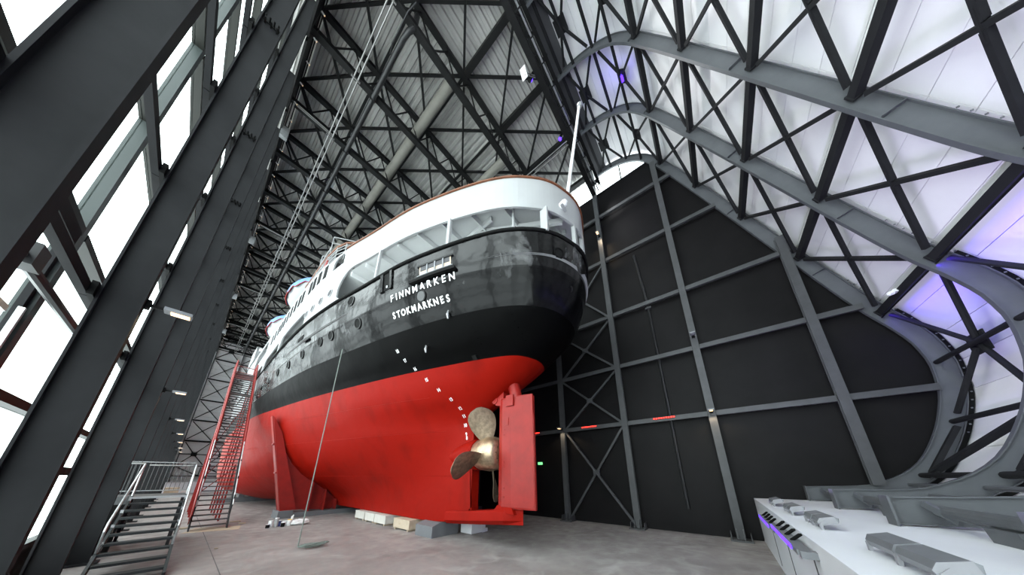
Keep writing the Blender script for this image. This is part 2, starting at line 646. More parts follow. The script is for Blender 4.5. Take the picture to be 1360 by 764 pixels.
# ---- glazed wall: one window per bay
ZT = [0.85, 3.5, 6.1, 8.8, 11.4, 14.05, 16.7, 19.3, 22.0, 24.3]
YW = [-3.8, -0.1] + YC
for k in range(len(YW) - 1):
    y0, y1 = YW[k], YW[k + 1]
    w = structure('window_%d' % (k + 1))
    MB().box(-2.02, -1.86, y1 - 0.09, y1 + 0.09, 0, 24.3).build('mullion', 'mullion', w)
    if k == 0:
        MB().box(-2.02, -1.86, y0 - 0.09, y0 + 0.09, 0, 24.3).build('mullion', 'mullion', w)
    for i, z in enumerate(ZT):
        MB().box(-2.02, -1.85, y0 + 0.09, y1 - 0.09, z - 0.07, z + 0.07).build('transom', 'transom', w)
        zb = 0.0 if i == 0 else ZT[i - 1] + 0.07
        m_ = 'blackwall' if i == 0 else 'glass'
        MB().box(-1.985, -1.97, y0 + 0.09, y1 - 0.09, zb, z - 0.07).build('sill_panel' if i == 0 else 'pane', m_, w)
    if k == 2:
        # opening light with its own frame, actuator and a slim luminaire
        f = MB()
        f.box(-1.96, -1.9, y0 + 0.1, y0 + 0.2, 3.56, 6.04).box(-1.96, -1.9, y1 - 0.2, y1 - 0.1, 3.56, 6.04)
        f.box(-1.96, -1.9, y0 + 0.2, y1 - 0.2, 3.56, 3.66).box(-1.96, -1.9, y0 + 0.2, y1 - 0.2, 5.94, 6.04)
        fr_ = f.build('sash', 'steel', w)
        MB().beam((-1.88, y1 - 0.25, 3.9), (-1.88, y1 - 0.25, 4.6), 0.05, 0.05).build('actuator', 'galv', w)

ge = structure('window_19')
for f_ in (STERN, BOW):
    for ya, yb in ((-7.2, -3.9), (-3.9, 3.62)):
        pg = clip_poly([(ya, 0.5), (yb, 0.5), (yb, 24.3), (ya, 24.3)], BK)
        if f_ is STERN and ya > -5:
            continue
        MB().prism([(f_(a), b) for a, b in pg], -2.24, -2.22, lambda a, b, t: (t, a, b)).build('pane' if f_ is STERN else 'light_block_panel', 'glass' if f_ is STERN else 'blackwall', ge)  # bow end opaque instead of glazed, added to keep daylight off the far wall
    MB().box(-2.3, -2.16, min(f_(-3.97), f_(-3.87)), max(f_(-3.97), f_(-3.87)), 0, 12.6).build('mullion', 'mullion', ge)
MB().box(-2.2, 14.6, 63.48, 66.1, 0, 1.56).build('low_wall', 'plinth', structure('wall_low'))

# ---- steel columns of the glazed wall
def left_column():
    t = thing('steel_column', 'x', 'column', (-1.28, YC[0], 0))
    y = YC[0]
    MB().box(-1.47, -1.11, y - 0.012, y + 0.012, 0, 24.0).build('web', 'steel', t)
    MB().box(-1.11, -1.08, y - 0.09, y + 0.09, 0, 24.0).build('inner_flange', 'steel', t)
    MB().box(-1.50, -1.47, y - 0.09, y + 0.09, 0, 24.0).build('outer_flange', 'steel', t)
    MB().box(-1.62, -0.92, y - 0.26, y + 0.26, 0, 0.04).build('base_plate', 'steel', t)
    sp = MB().box(-1.44, -1.13, y - 0.035, y + 0.035, 13.98, 14.08).build('splice', 'rubber', t)
    for x in (-1.40, -1.28, -1.16):
        MB().box(x - 0.015, x + 0.015, y - 0.16, y + 0.16, 13.9, 13.95).build('bolt_bar', 'rubber', sp)
    b = MB()
    for i in range(4):
        b.tube((-1.41 + 0.085 * i, y - 0.17, 14.03), (-1.41 + 0.085 * i, y + 0.17, 14.03), 0.018, 6)
    b.build('bolts', 'rubber', sp)
    for z in (5.2, 7.9, 10.6, 13.3, 16.0, 18.7):
        MB().box(-1.56, -1.5, y - 0.20, y + 0.20, z - 0.12, z + 0.12).build('cleat', 'rubber', t)
    return t


c0 = left_column()
for k in range(16):
    c = c0 if k == 0 else copy_tree(c0, (0, 3.7 * k, 0))
    if k < 16:
        c['label'] = '%s dark steel column of the glazed wall counting from the stern end' % nth(k)
    else:
        c['label'] = 'one of the far dark steel columns standing close together along the glazed wall'
        c['group'] = 'far columns of the glazed wall'
for i, z in enumerate((2.5, 5.2, 7.9, 10.6, 13.3, 16.0, 18.7, 21.4)):
    t = thing('wall_girt', '%s dark girt from the floor running behind the glazed wall columns' % nth(i), 'girt', (-1.68, -3.8, z))
    for k in range(len(YW) - 1):
        ya_ = max(YW[k] + 0.01, (prof(near_t(-3.25 + (14.7 - z) * -0.372, z))[0] + 0.5) if z < 21 else -0.3)
        if ya_ > YW[k + 1] - 0.3:
            continue
        MB().box(-1.66, -1.57, ya_, YW[k + 1] - 0.01, z - 0.085, z + 0.085).build('girt_length', 'steel', t)
t = thing('drain_pipe', 'dark horizontal pipe beside the second girt behind the big near column', 'pipe', (-1.45, 3.7, 4.75))
MB().tube((-1.66, 3.7, 4.72), (-1.66, 11, 4.72), 0.06, 10).build('pipe_run', 'pipe', t)
MB().box(-1.76, -1.56, 5.5, 5.75, 4.62, 4.9).build('pipe_box', 'pipe', t)
t = thing('blind_box', 'slim dark box with pale edge on the glazed wall girt', 'box', (-1.7, 5.2, 5.5))
MB().box(-1.86, -1.6, 4.6, 6.2, 5.36, 5.56).build('casing', 'steel', t)
MB().box(-1.88, -1.86, 4.6, 6.2, 5.54, 5.57).build('edge_strip', 'skin', t)
t = thing('linear_luminaire', 'slim grey linear lamp beside the near glazing frame', 'lamp', (-1.9, 5.0, 4.2))
MB().box(-1.86, -1.78, 3.9, 6.4, 4.3, 4.38).build('housing', 'galv', t)

# ---- curved rafters
def rafter(name, x, ym, label, group=None):
    t = thing(name, label, 'rafter', (x, ym(-2.25), 1.58), group)
    sweep(MB(), PT, x - 0.011, x + 0.011, 0.02, 0.44, ym).build('web', 'rafter', t)
    sweep(MB(), PT, x - 0.06, x + 0.06, 0.44, 0.465, ym).build('inner_flange', 'rafter', t)
    sweep(MB(), PT, x - 0.06, x + 0.06, -0.005, 0.02, ym).build('outer_flange', 'rafter', t)
    MB().box(x - 0.17, x + 0.17, min(ym(-2.26), ym(-2.23)), max(ym(-2.26), ym(-2.23)), 1.56, 2.06).build('end_plate', 'rafter', t)
    for t_ in (5.5, 12.2, 17.4):
        a, b = prof(t_, 0.03), prof(t_, 0.43)
        MB().beam((x, ym(a[0]), a[1]), (x, ym(b[0]), b[1]), 0.2, 0.02, up=(0, 1, 0)).build('stiffener', 'rafter', t)
    tn_ = np.linspace(near_t(-5.75, 8.0), PLEN - 1.6, 40)
    sweep(MB(), tn_, x - 0.02, x + 0.02, -0.11, -0.02, ym).build('gap_shade_strip', 'rubber', t)  # black strip stands in for the shaded gap between flange and lining
    bb = MB()
    for i in range(26):
        a = prof(18.3 + i * 0.25, -0.065)
        bb.box(x - 0.035, x - 0.022, ym(a[0]) - 0.018, ym(a[0]) + 0.018, a[1] - 0.018, a[1] + 0.018)
    bb.build('edge_clips', 'flood', t, kind='stuff')
    return t


RN = ['fixed against the black wall', 'second from the black wall', 'third from the black wall', 'fourth from the black wall', 'fifth from the black wall', 'beside the glazed wall']
for i, x in enumerate(RX):
    rafter('curved_rafter', x, STERN, 'long grey curved rafter of the stern end wall, ' + RN[i])
for i, x in enumerate(RX):
    rafter('curved_rafter', x, BOW, 'curved rafter of the far end wall behind the ship, ' + RN[i], 'rafters of the far end wall')

# ---- cross tubes and X braces of the end lattices
NODES = [('c', 2.95, 24.4), ('r2', 1.12, 23.85), ('t4', -0.72, 21.4), ('t3', -1.99, 18.1), ('t2', -3.25, 14.7), ('t1', -4.45, 11.4), ('t0', -5.72, 8.15), ('l1', -6.0, 3.95), ('l2', -4.95, 2.25)]
NT = [near_t(a[1], a[2]) for a in NODES]
MID = {0: near_t(2.15, 24.3), 1: near_t(0.15, 23.0), 6: near_t(-6.38, 5.92)}
ROWX = ['roof edge row', 'upper curve row', 'first straight row', 'second straight row', 'third straight row', 'fourth straight row', 'nose row', 'foot row']
ROWN = ['along the roof edge', 'in the upper curve', 'first below the upper curve', 'second below the upper curve', 'third below the upper curve', 'fourth below the upper curve', 'at the top of the nose', 'in the lower nose', 'at the foot of the nose']


def node(t, x, ym, off=0.22):
    a = prof(t, off)
    return Vector((x, ym(a[0]), a[1]))


def up_at(t, ym):
    a, b = prof(t, 0), prof(t, 0.3)
    return Vector((0, ym(b[0]) - ym(a[0]), b[1] - a[1])).normalized()


for end, ym in (('stern', STERN), ('far', BOW)):
    tm_ = 'rafter' if end == 'stern' else 'steel'
    for i, t_ in enumerate(NT):
        big = 2 <= i <= 6
        lb = ('dark square cross tube of the white stern end wall, ' if big else 'slim round cross tube of the white stern end wall, ') + ROWN[i]
        g_ = None
        if end == 'far':
            lb = 'cross tube of the far lattice end wall, ' + ROWN[i]
            g_ = 'cross tubes of the far end wall'
        p, q = node(t_, 14.5, ym), node(t_, -1.1, ym)
        tb = thing('cross_tube', lb, 'tube', p, g_)
        u_ = up_at(t_, ym)
        for j in range(5):
            a, b = node(t_, RX[j] - 0.07, ym), node(t_, RX[j + 1] + 0.07, ym)
            m_ = MB()
            if big:
                m_.beam(a, b, 0.2, 0.2, up=u_)
            else:
                m_.tube(a, b, 0.075, 10)
            m_.build('tube_length', 'steel', tb)
            if big and end == 'stern':
                for c_ in (a, b):
                    s_ = 0.05 if c_ is a else -0.05
                    MB().beam(c_, c_ - Vector((s_, 0, 0)), 0.25, 0.25, up=u_).build('collar', 'steel', tb)
    for i, t_ in MID.items():
        lb = 'slim mid rod through brace plates of the stern wall, ' + ['between roof edge and upper curve', 'under the upper curve', '', '', '', '', 'at the nose'][i]
        g_ = None
        if end == 'far':
            lb = 'slim rod of the far end wall, ' + ['between roof edge and upper curve', 'under the upper curve', '', '', '', '', 'at the nose'][i]
            g_ = 'rods of the far end wall'
        tb = thing('cross_rod', lb, 'rod', node(t_, 14.5, ym), g_)
        MB().tube(node(t_, 14.35, ym, 0.34), node(t_, -1.0, ym, 0.34), 0.07, 10).build('rod', 'steel', tb)
    for i in range(len(NT) - 1):
        for j in range(5):
            tmid = MID.get(i, 0.5 * (NT[i] + NT[i + 1]))
            cx = 0.5 * (RX[j] + RX[j + 1])
            ctr = node(tmid, cx, ym)
            bayn = ['bay next to black wall', 'second bay from black wall', 'third bay from black wall', 'fourth bay from black wall', 'bay next to glazing'][j]
            lb = 'steel X brace of the %s end wall, %s, %s' % ('white' if end == 'stern' else 'far', ROWX[i], bayn)
            g_ = None if end == 'stern' else 'X braces of the far end wall'
            xb = thing('cross_brace', lb, 'brace', ctr, g_)
            x0, x1 = RX[j] - 0.2, RX[j + 1] + 0.2
            u_ = up_at(tmid, ym)
            curved = i in MID
            eps = 0.25
            ends = [(x0, NT[i] + eps), (x1, NT[i + 1] - eps), (x1, NT[i] + eps), (x0, NT[i + 1] - eps)]
            if curved:
                for e in ends:
                    a = node(e[1], e[0], ym)
                    d_ = (ctr - a).normalized()
                    MB().tube(a, ctr - d_ * 0.12, 0.062, 8).build('brace_leg', 'steel', xb)
                MB().beam(ctr - Vector((0.32, 0, 0)), ctr + Vector((0.32, 0, 0)), 0.58, 0.03, up=u_).build('gusset_plate', 'steel', xb)
            elif i == 7:
                MB().beam(node(NT[7] + 0.2, x0 - 0.1, ym), node(NT[8] - 0.15, x0 - 0.15, ym), 0.11, 0.11, up=u_).build('brace_bar', 'steel', xb)
                MB().beam(node(NT[8] - 0.1, x0 - 0.2, ym), node(NT[7] + 0.2, x1, ym), 0.13, 0.13, up=u_).build('brace_bar', 'steel', xb)
                MB().beam(node(NT[8] - 0.3, x0 - 0.25, ym), node(NT[8] + 0.1, x0 - 0.25, ym), 0.4, 0.03, up=u_).build('gusset_plate', 'steel', xb)
            else:
                a, b = node(ends[0][1], ends[0][0], ym), node(ends[1][1], ends[1][0], ym)
                MB().beam(a, b, 0.11, 0.11, up=u_).build('brace_bar', 'steel', xb)
                a, b = node(ends[2][1], ends[2][0], ym), node(ends[3][1], ends[3][0], ym)
                d_ = (b - a).normalized()
                MB().beam(a, ctr - d_ * 0.07, 0.1, 0.1, up=u_).build('brace_bar', 'steel', xb)
                MB().beam(ctr + d_ * 0.07, b, 0.1, 0.1, up=u_).build('brace_bar', 'steel', xb)
                if end == 'stern':
                    MB().beam(ctr - d_ * 0.36, ctr + d_ * 0.3, 0.03, 0.135, up=u_).build('splice_plate', 'steel', xb)

# ---- roof trusses
def truss():
    y = YC[0]
    t = thing('roof_truss', 'x', 'truss', (6.7, y, 22.0))
    MB().box(-1.05, 14.1, y - 0.13, y + 0.13, 23.88, 24.14).build('top_chord', 'truss', t)
    MB().box(-1.05, 14.1, y - 0.15, y + 0.15, 22.0, 22.26).build('bottom_chord', 'truss', t)
    w_ = 3.066 / 4
    x = -1.0
    i = 0
    while x + w_ < 14.1:
        za, zb = (23.88, 22.26) if i % 2 == 0 else (22.26, 23.88)
        MB().beam((x, y, za), (x + w_, y, zb), 0.055 if i % 4 else 0.075, 0.055, up=(0, 1, 0)).build('diagonal', 'truss', t)
        x += w_
        i += 1
    return t


t0 = truss()
for k in range(16):
    c = t0 if k == 0 else copy_tree(t0, (0, 3.7 * k, 0))
    if k < 16:
        c['label'] = '%s black lattice truss under the roof counting from the stern end' % nth(k)
    else:
        c['label'] = 'one of the far black lattice trusses under the roof'
        c['group'] = 'far roof trusses'

XN = [-1.0, 1.72, 4.78, 7.84, 10.9, 13.95]
def bracing(k0, thick):
    y0, y1 = YC[k0] + 0.14, YC[k0 + 1] - 0.14
    t = thing('roof_bracing', 'x', 'bracing', (6.7, 0.5 * (y0 + y1), 24.0))
    for x in XN:
        MB().beam((x, y0, 24.02), (x, y1, 24.02), thick, thick).build('strut', 'truss', t)
    for i in range(5):
        MB().beam((XN[i] + 0.12, y0, 23.98), (XN[i + 1] - 0.12, y1, 23.98), 0.12, 0.12).build('brace', 'truss', t)
        MB().beam((XN[i] + 0.12, y1, 24.06), (XN[i + 1] - 0.12, y0, 24.06), 0.12, 0.12).build('brace', 'truss', t)
    return t


b0 = bracing(0, 0.3)
b0['label'] = 'thick strut roof bracing between the stern end truss and the next one'
b1 = bracing(1, 0.13)
for k in range(1, 15):
    c = b1 if k == 1 else copy_tree(b1, (0, 3.7 * (k - 1), 0))
    if k < 16:
        c['label'] = 'crossed roof bracing in the %s bay from the stern end' % nth(k)
    else:
        c['label'] = 'crossed roof bracing in one of the far bays'
        c['group'] = 'far roof bracing'

# ---- black wall on the starboard side
wr = structure('wall_right')
ZG = [5.1, 8.4, 11.8, 16.05, 19.9]
ZP = [0.0] + ZG + [22.45]
YP = [-6.5, -3.88, -0.1, 3.62] + YC[1:]
for i in range(len(YP) - 1):
    for j in range(len(ZP) - 1):
        r_ = [(YP[i] + 0.012, ZP[j] + 0.012), (YP[i + 1] - 0.012, ZP[j] + 0.012), (YP[i + 1] - 0.012, ZP[j + 1] - 0.012), (YP[i] + 0.012, ZP[j + 1] - 0.012)]
        if YP[i] < 3.6:
            r_ = clip_poly(r_, CLIP)
        if len(r_) >= 3:
            MB().prism(r_, 14.60, 14.65, lambda a, b, t: (t, a, b)).build('panel', 'blackwall', wr)
bk = clip_poly([(-7.2, 0), (3.62, 0), (3.62, 22.45), (-7.2, 22.45)], BK)
MB().prism(bk, 14.68, 14.74, lambda a, b, t: (t, a, b)).build('backing', 'gap', wr)
MB().prism([(YSUM - a, b) for a, b in bk], 14.68, 14.74, lambda a, b, t: (t, a, b)).build('backing', 'gap', wr)
up_ = clip_poly([(-7.2, 22.45), (-0.62, 22.45), (-0.62, 26), (-7.2, 26)], BK)
if len(up_) > 2:
    MB().prism(up_, 14.68, 14.74, lambda a, b, t: (t, a, b)).build('backing', 'gap', wr)
MB().box(14.68, 14.74, 3.62, YC[15], 0, 22.45).build('backing', 'gap', wr)
# clerestory strip above the black wall
cw = structure('window_18')
top = clip_poly([(-7, 22.45), (3.62, 22.45), (3.62, 26), (-7, 26)], CLIP)
MB().prism(top, 14.68, 14.70, lambda a, b, t: (t, a, b)).build('pane', 'glass', cw)
for i in range(3, len(YP) - 1):
    MB().box(14.68, 14.70, YP[i] + 0.05, YP[i + 1] - 0.05, 22.5, 24.3).build('pane', 'glass', cw)
    MB().box(14.6, 14.72, YP[i] - 0.05, YP[i] + 0.05, 22.45, 24.3).build('mullion', 'steel', cw)
MB().box(14.6, 14.72, 1.75, 1.83, 22.45, 24.2).build('mullion', 'steel', cw)
MB().box(14.56, 14.74, -0.55, 60, 22.42, 22.52).build('sill', 'steel', cw)

posts = [(-3.88, 2.12, 12.6), (-0.1, 0.0, 21.6)] + [(y, 0.0, 24.0) for y in [3.62] + YC[1:]]
for i, (y, z0, z1) in enumerate(posts):
    lb = ['short grey post of the black wall ending on the curved nose frame', 'grey post of the black wall with two lamps, second from the stern end', 'grey post of the black wall beside the ship stern, third from the stern end', 'dim post of the black wall just right of the rudder'][i] if i < 4 else '%s post of the black wall, hidden in the dark behind the ship' % nth(i)
    t = thing('wall_post', lb, 'post', (14.3, y, z0), None if i < 4 else 'posts behind the ship')
    MB().box(14.12, 14.15, y - 0.14, y + 0.14, z0, z1).build('front_flange', 'post', t)
    MB().box(14.15, 14.30, y - 0.012, y + 0.012, z0, z1).build('web', 'post', t)
    MB().box(14.30, 14.33, y - 0.14, y + 0.14, z0, z1).build('rear_flange', 'post', t)
    if z0 == 0 and i < 6:
        bp_ = MB().box(13.85, 14.50, y - 0.34, y + 0.34, 0, 0.06).build('base_plate', 'post', t)
        for s in (-0.3, -0.1, 0.1, 0.3):
            MB().prism([(13.9, 0.06), (14.12, 0.06), (14.12, 0.42), (14.02, 0.42)] if abs(s) < 0.2 else [(14.0, 0.06), (14.5, 0.06), (14.46, 0.3), (14.06, 0.3)], y + s - 0.012, y + s + 0.012, lambda a, b, t: (a, t, b)).build('stiffener', 'post', bp_)
for i, z in enumerate(ZG):
    ys = min(p[0] for p in clip_poly([(-7, z), (3.6, z), (3.6, z + 0.1), (-7, z + 0.1)], CLIP)) + 0.3
    t = thing('wall_rail', '%s grey horizontal rail up the black wall from the floor' % nth(i), 'rail', (14.3, ys, z))
    yy = [ys] + [p[0] for p in posts if p[0] > ys]
    for a, b in zip(yy[:-1], yy[1:]):
        MB().box(14.2, 14.32, a + 0.15, b - 0.15, z - 0.11, z + 0.11).build('rail_length', 'post', t)
        if b < 8:
            MB().box(14.24, 14.44, b - 0.32, b - 0.14, z - 0.05, z + 0.02).build('bracket', 'post', t)
levels = [0.1] + ZG[:4]
for i in range(4):
    z0, z1 = levels[i] + 0.12, levels[i + 1] - 0.12
    t = thing('post_brace', 'X brace between the two posts right of the rudder, %s from the floor' % nth(i), 'brace', (14.36, 5.5, z0))
    MB().beam((14.34, 3.8, z0), (14.34, 7.15, z1), 0.11, 0.11, up=(1, 0, 0)).build('brace_bar', 'post', t)
    MB().beam((14.42, 7.15, z0), (14.42, 3.8, z1), 0.11, 0.11, up=(1, 0, 0)).build('brace_bar', 'post', t)
    MB().box(14.33, 14.45, 5.3, 5.65, (z0 + z1) / 2 - 0.14, (z0 + z1) / 2 + 0.14).build('centre_plate', 'post', t)
t = thing('downpipe', 'thin black pipe running down the black wall between two posts', 'pipe', (14.5, 1.55, 0.5))
MB().path([(14.52, 1.85, 15.6), (14.5, 1.6, 12.1), (14.5, 1.55, 8.0), (14.5, 1.5, 1.0)], 0.07, 8).build('pipe_run', 'pipe', t)
for z in (12.0, 11.6):
    MB().box(14.42, 14.58, 1.45, 1.75, z - 0.06, z + 0.06).build('clamp', 'post', t)


# ---- lamps
def wall_lamp(name, label, base, d, lit, group=None):
    """floodlight on a short arm; d = direction of the arm"""
    b = Vector(base)
    d = Vector(d)
    t = thing(name, label, 'lamp', base, group)
    MB().beam(b, b + d * 0.22, 0.05, 0.05).build('arm', 'rubber', t)
    MB().box(b.x - 0.05, b.x + 0.05, b.y - 0.06, b.y + 0.06, b.z - 0.08, b.z + 0.08).build('mount', 'rubber', t)
    h = b + d * 0.42
    hs_ = MB().beam(b + d * 0.2, b + d * 0.52, 0.2, 0.06).build('housing', 'flood', t)
    MB().beam(b + d * 0.28, b + d * 0.5, 0.12, 0.02, off=-0.04).build('lens', 'led_warm' if lit else 'floodlight_side', hs_)
    if lit:
        l = bpy.data.lights.new('lamp_glow', 'SPOT')
        l.energy = 60
        l.color = (1.0, 0.78, 0.52)
        l.spot_size = 2.4
        l.shadow_soft_size = 0.08
        o = bpy.data.objects.new('lamp_glow', l)
        o.location = h + Vector((0, 0, -0.08))
        o.rotation_euler = (0, 0, 0)
        COL.objects.link(o)
    return t


for i, y in enumerate((7.3, 14.7, 22.1, 29.5, 36.9, 44.3, 51.7)):
    lb = ['lit warm lamp on the glazed wall column nearest the camera', 'second lit lamp along the glazed wall columns', 'third lit lamp along the glazed wall columns', 'fourth lit lamp along the glazed wall columns'][i] if i < 4 else '%s lit lamp along the glazed wall columns, tiny and far' % nth(i)
    wall_lamp('wall_lamp', lb, (-1.08, y + 0.05, 5.28), (1, 0, 0), True, None if i < 4 else 'far wall lamps')
wall_lamp('wall_lamp', 'warm lit lamp high on the black wall post beside the white stern', (14.12, 3.62, 18.1), (-1, 0, 0), True)
wall_lamp('wall_lamp', 'unlit pale lamp on the black wall post, above the lit one', (14.12, -0.1, 8.95), (-1, 0, 0), False)
wall_lamp('wall_lamp', 'warm lit lamp on the black wall post near the white plinth', (14.12, -0.1, 5.16), (-1, 0, 0), True)
wall_lamp('wall_lamp', 'warm lit lamp in the dark just right of the rudder', (14.12, 7.3, 5.2), (-1, 0, 0), True)
for i, (y0, y1) in enumerate(((1.3, 2.25), (5.15, 6.05), (9.0, 9.9))):
    t = thing('red_led_bar', ['red LED bar on the black wall rail left of the lit lamp', 'red LED bar on the black wall rail between braced posts', 'red LED bar on the black wall rail half hidden by the rudder'][i], 'light', (14.16, y0, 5.16))
    MB().box(14.17, 14.2, y0, y1, 5.1, 5.19).build('housing', 'rubber', t)
    b = MB()
    for q in range(9):
        ya = y0 + (y1 - y0) * (q + 0.1) / 9
        b.box(14.15, 14.17, ya, ya + (y1 - y0) / 13, 5.115, 5.175)
    b.build('diodes', 'led_red', t)
t = thing('exit_light', 'tiny green safety light in the dark right of the rudder', 'light', (14.55, 9.2, 3.2))
MB().box(14.5, 14.58, 9.1, 9.4, 3.12, 3.28).build('face', 'led_green', t)

# ---- floodlights on the plinth
def flood(x0, x1, y, label):
    t = thing('plinth_floodlight', label, 'floodlight', ((x0 + x1) / 2, y, 1.56))
    m_ = (x0 + x1) / 2
    for a, b in ((x0, m_ - 0.03), (m_ + 0.03, x1)):
        hs_ = MB().prism([(-0.15, 0.20), (0.14, 0.10), (0.17, 0.20), (0.13, 0.30), (-0.10, 0.36), (-0.16, 0.32)], a, b, lambda p, q, s: (s, y + p * 0.68, 1.56 + q * 0.6)).build('housing', 'flood', t)
        MB().prism([(-0.155, 0.215), (-0.165, 0.22), (-0.175, 0.31), (-0.165, 0.315)], a + 0.03, b - 0.03, lambda p, q, s: (s, y + p * 0.68, 1.56 + q * 0.6)).build('lens', 'glassdark', hs_)
    for x in (x0, m_, x1):
        MB().prism([(0.13, 0.0), (0.17, 0.0), (0.17, 0.16), (0.08, 0.25), (0.04, 0.2), (0.12, 0.12)], x - 0.03, x + 0.03, lambda p, q, s: (s, y + p * 0.68, 1.56 + q * 0.6)).build('foot', 'floodlight_side', t)
    MB().prism([(-0.14, 0.19), (0.15, 0.10), (0.2, 0.2), (0.15, 0.3), (-0.10, 0.36)], x0 - 0.015, x0, lambda p, q, s: (s, y + p * 0.68, 1.56 + q * 0.6)).build('end_cap', 'floodlight_side', t)
    area('plinth_flood_light', (m_, y - 0.16, 1.86), (m_, y - 3.0, 8.5), x1 - x0, 0.12, 70, (0.66, 0.58, 1.0), 130)
    return t


flood(3.95, 5.3, -1.3, 'large grey twin floodlight on the white plinth nearest the camera')
flood(6.75, 7.8, -1.2, 'grey twin floodlight on the white plinth, second from the camera')
flood(8.75, 9.75, -1.15, 'small grey twin floodlight on the white plinth, third from the camera')
flood(11.0, 12.0, -1.1, 'grey floodlight farthest away on the white plinth')
for i, (x0, x1, z) in enumerate(((5.6, 8.15, 1.40), (8.4, 10.9, 1.30))):
    t = thing('blue_led_bar', ['nearer blue glowing LED bar on the front of the white plinth', 'farther blue glowing LED bar on the front of the white plinth'][i], 'light', (x0, -0.72, z))
    MB().box(x0, x1, -0.74, -0.60, z - 0.04, z + 0.03).build('housing', 'flood', t)
    for q in range(2):
        a = x0 + 0.35 + q * (x1 - x0 - 0.35) / 2
        MB().box(a, a + (x1 - x0 - 0.35) / 2 - 0.06, -0.6, -0.585, z - 0.035, z + 0.025).build('diode_strip', 'led_blue', t)
    for q in range(4):
        a = x0 + 0.6 + q * 0.5
        MB().beam((a, -0.76, z + 0.14), (a + 0.12, -0.66, z + 0.03), 0.05, 0.03).build('bracket', 'rubber', t)
    MB().box(x0 - 0.12, x0, -0.78, -0.62, z - 0.06, z + 0.03).build('junction_box', 'flood', t)
t = thing('wall_socket', 'small white round socket on the front of the white plinth', 'socket', (5.2, -0.76, 1.25))
MB().lathe((4.95, -0.78, 1.22), (0, 1, 0), [(0, 0.06), (0.03, 0.055)], 16).build('plate', 'plastic_white', t)

# ---- bottom pipes between the rafter feet
for i, (x0, x1) in enumerate(zip(RX[1:], RX[:-1])):
    t = thing('foot_pipe', 'grey pipe between rafter feet above the white plinth, bay %s' % ['beside the black wall', 'second from the black wall', 'third from the black wall', 'fourth from the black wall', 'beside the glazed wall'][i], 'pipe', (x0, -2.75, 1.56))
    MB().tube((x0 + 0.13, -2.75, 1.82), (x1 - 0.13, -2.75, 1.82), 0.1, 12).build('pipe_run', 'rafter', t)
    xm = (x0 + x1) / 2
    MB().prism([(xm - 0.28, 1.74), (xm + 0.28, 1.74), (xm + 0.2, 1.56), (xm - 0.36, 1.56)], -2.85, -2.62, lambda a, b, s: (a, s, b)).build('pedestal', 'rafter', t)
    for s, xx in ((1, x0), (-1, x1)):
        MB().beam((xx + s * 0.14, -2.6, 1.95), (xx + s * 0.5, -2.75, 1.7), 0.06, 0.1).build('stay', 'rafter', t)
    for y, z in ((-3.6, 1.95), (-4.35, 2.15)):
        MB().tube((x0 + 0.13, y, z), (x1 - 0.13, y - 0.15, z), 0.055, 8).build('stub_tube', 'rafter', t)

# ---- services under the roof
t = thing('cable_conduit', 'pair of bright conduits running lengthwise under the roof trusses', 'conduit', (0.9, 4, 21.9))
for x in (0.8, 0.98):
    MB().tube((x, 3.7, 21.94), (x, 58.8, 21.94), 0.035, 8).build('tube', 'chrome', t)
for k in range(1, 15):
    MB().box(0.68, 1.1, YC[k] - 0.03, YC[k] + 0.03, 21.88, 22.02).build('clip', 'chrome', t)
t = thing('cable_conduit', 'pair of bright conduits under the roof above the white stern, near the black wall', 'conduit', (10.1, 4, 22.0))
for x in (9.98, 10.2):
    MB().tube((x, 3.7, 21.95), (x, 58.8, 21.95), 0.035, 8).build('tube', 'chrome', t)
for i, y in enumerate((14.5, 25.6, 36.7, 47.8)):
    t = thing('conduit_branch', ['nearest bright conduit branch running across to the glazed wall top', 'second bright conduit branch running across to the glazed wall top', 'third bright conduit branch running across to the glazed wall top', 'farthest bright conduit branch running across to the glazed wall top'][i], 'conduit', (0, y, 21.9))
    for s in (0, 0.1):
        MB().tube((-0.75, y + s, 21.93), (0.95, y + s, 21.93), 0.03, 8).build('tube', 'chrome', t)
    t = thing('loudspeaker', ['nearest pale loudspeaker hanging high by the glazed wall top', 'second pale loudspeaker hanging high by the glazed wall top', 'third pale loudspeaker hanging high by the glazed wall top', 'farthest pale loudspeaker hanging high by the glazed wall top'][i], 'loudspeaker', (-0.85, y + 1.5, 21.2))
    MB().prism([(-0.3, 0.25), (0.35, 0.35), (0.3, -0.1), (-0.15, -0.35)], -1.0, -0.68, lambda a, b, s: (s, y + 1.6 + a, 21.2 + b)).build('cabinet', 'galv', t)
    MB().beam((-0.85, y + 0.1, 21.95), (-0.85, y + 1.5, 21.5), 0.06, 0.06).build('strut', 'chrome', t)
    MB().beam((-0.95, y + 0.2, 21.95), (-0.95, y + 1.45, 21.35), 0.04, 0.04).build('strut', 'chrome', t)
t = thing('spotlight_track', 'thin black spotlight track along the top of the glazed wall', 'track', (-0.8, 6, 22.0))
MB().box(-0.82, -0.78, 6, 59, 22.02, 22.07).build('track_rail', 'rubber', t)
t = thing('eaves_beam', 'dark deep eaves beam running along the column tops of the glazed wall', 'beam', (-1.0, 3.6, 22.3))
for k in range(15):
    MB().box(-1.06, -0.98, YC[k] + 0.1, YC[k + 1] - 0.1, 21.2, 24.3).build('beam_length', 'truss', t)
sp0 = None
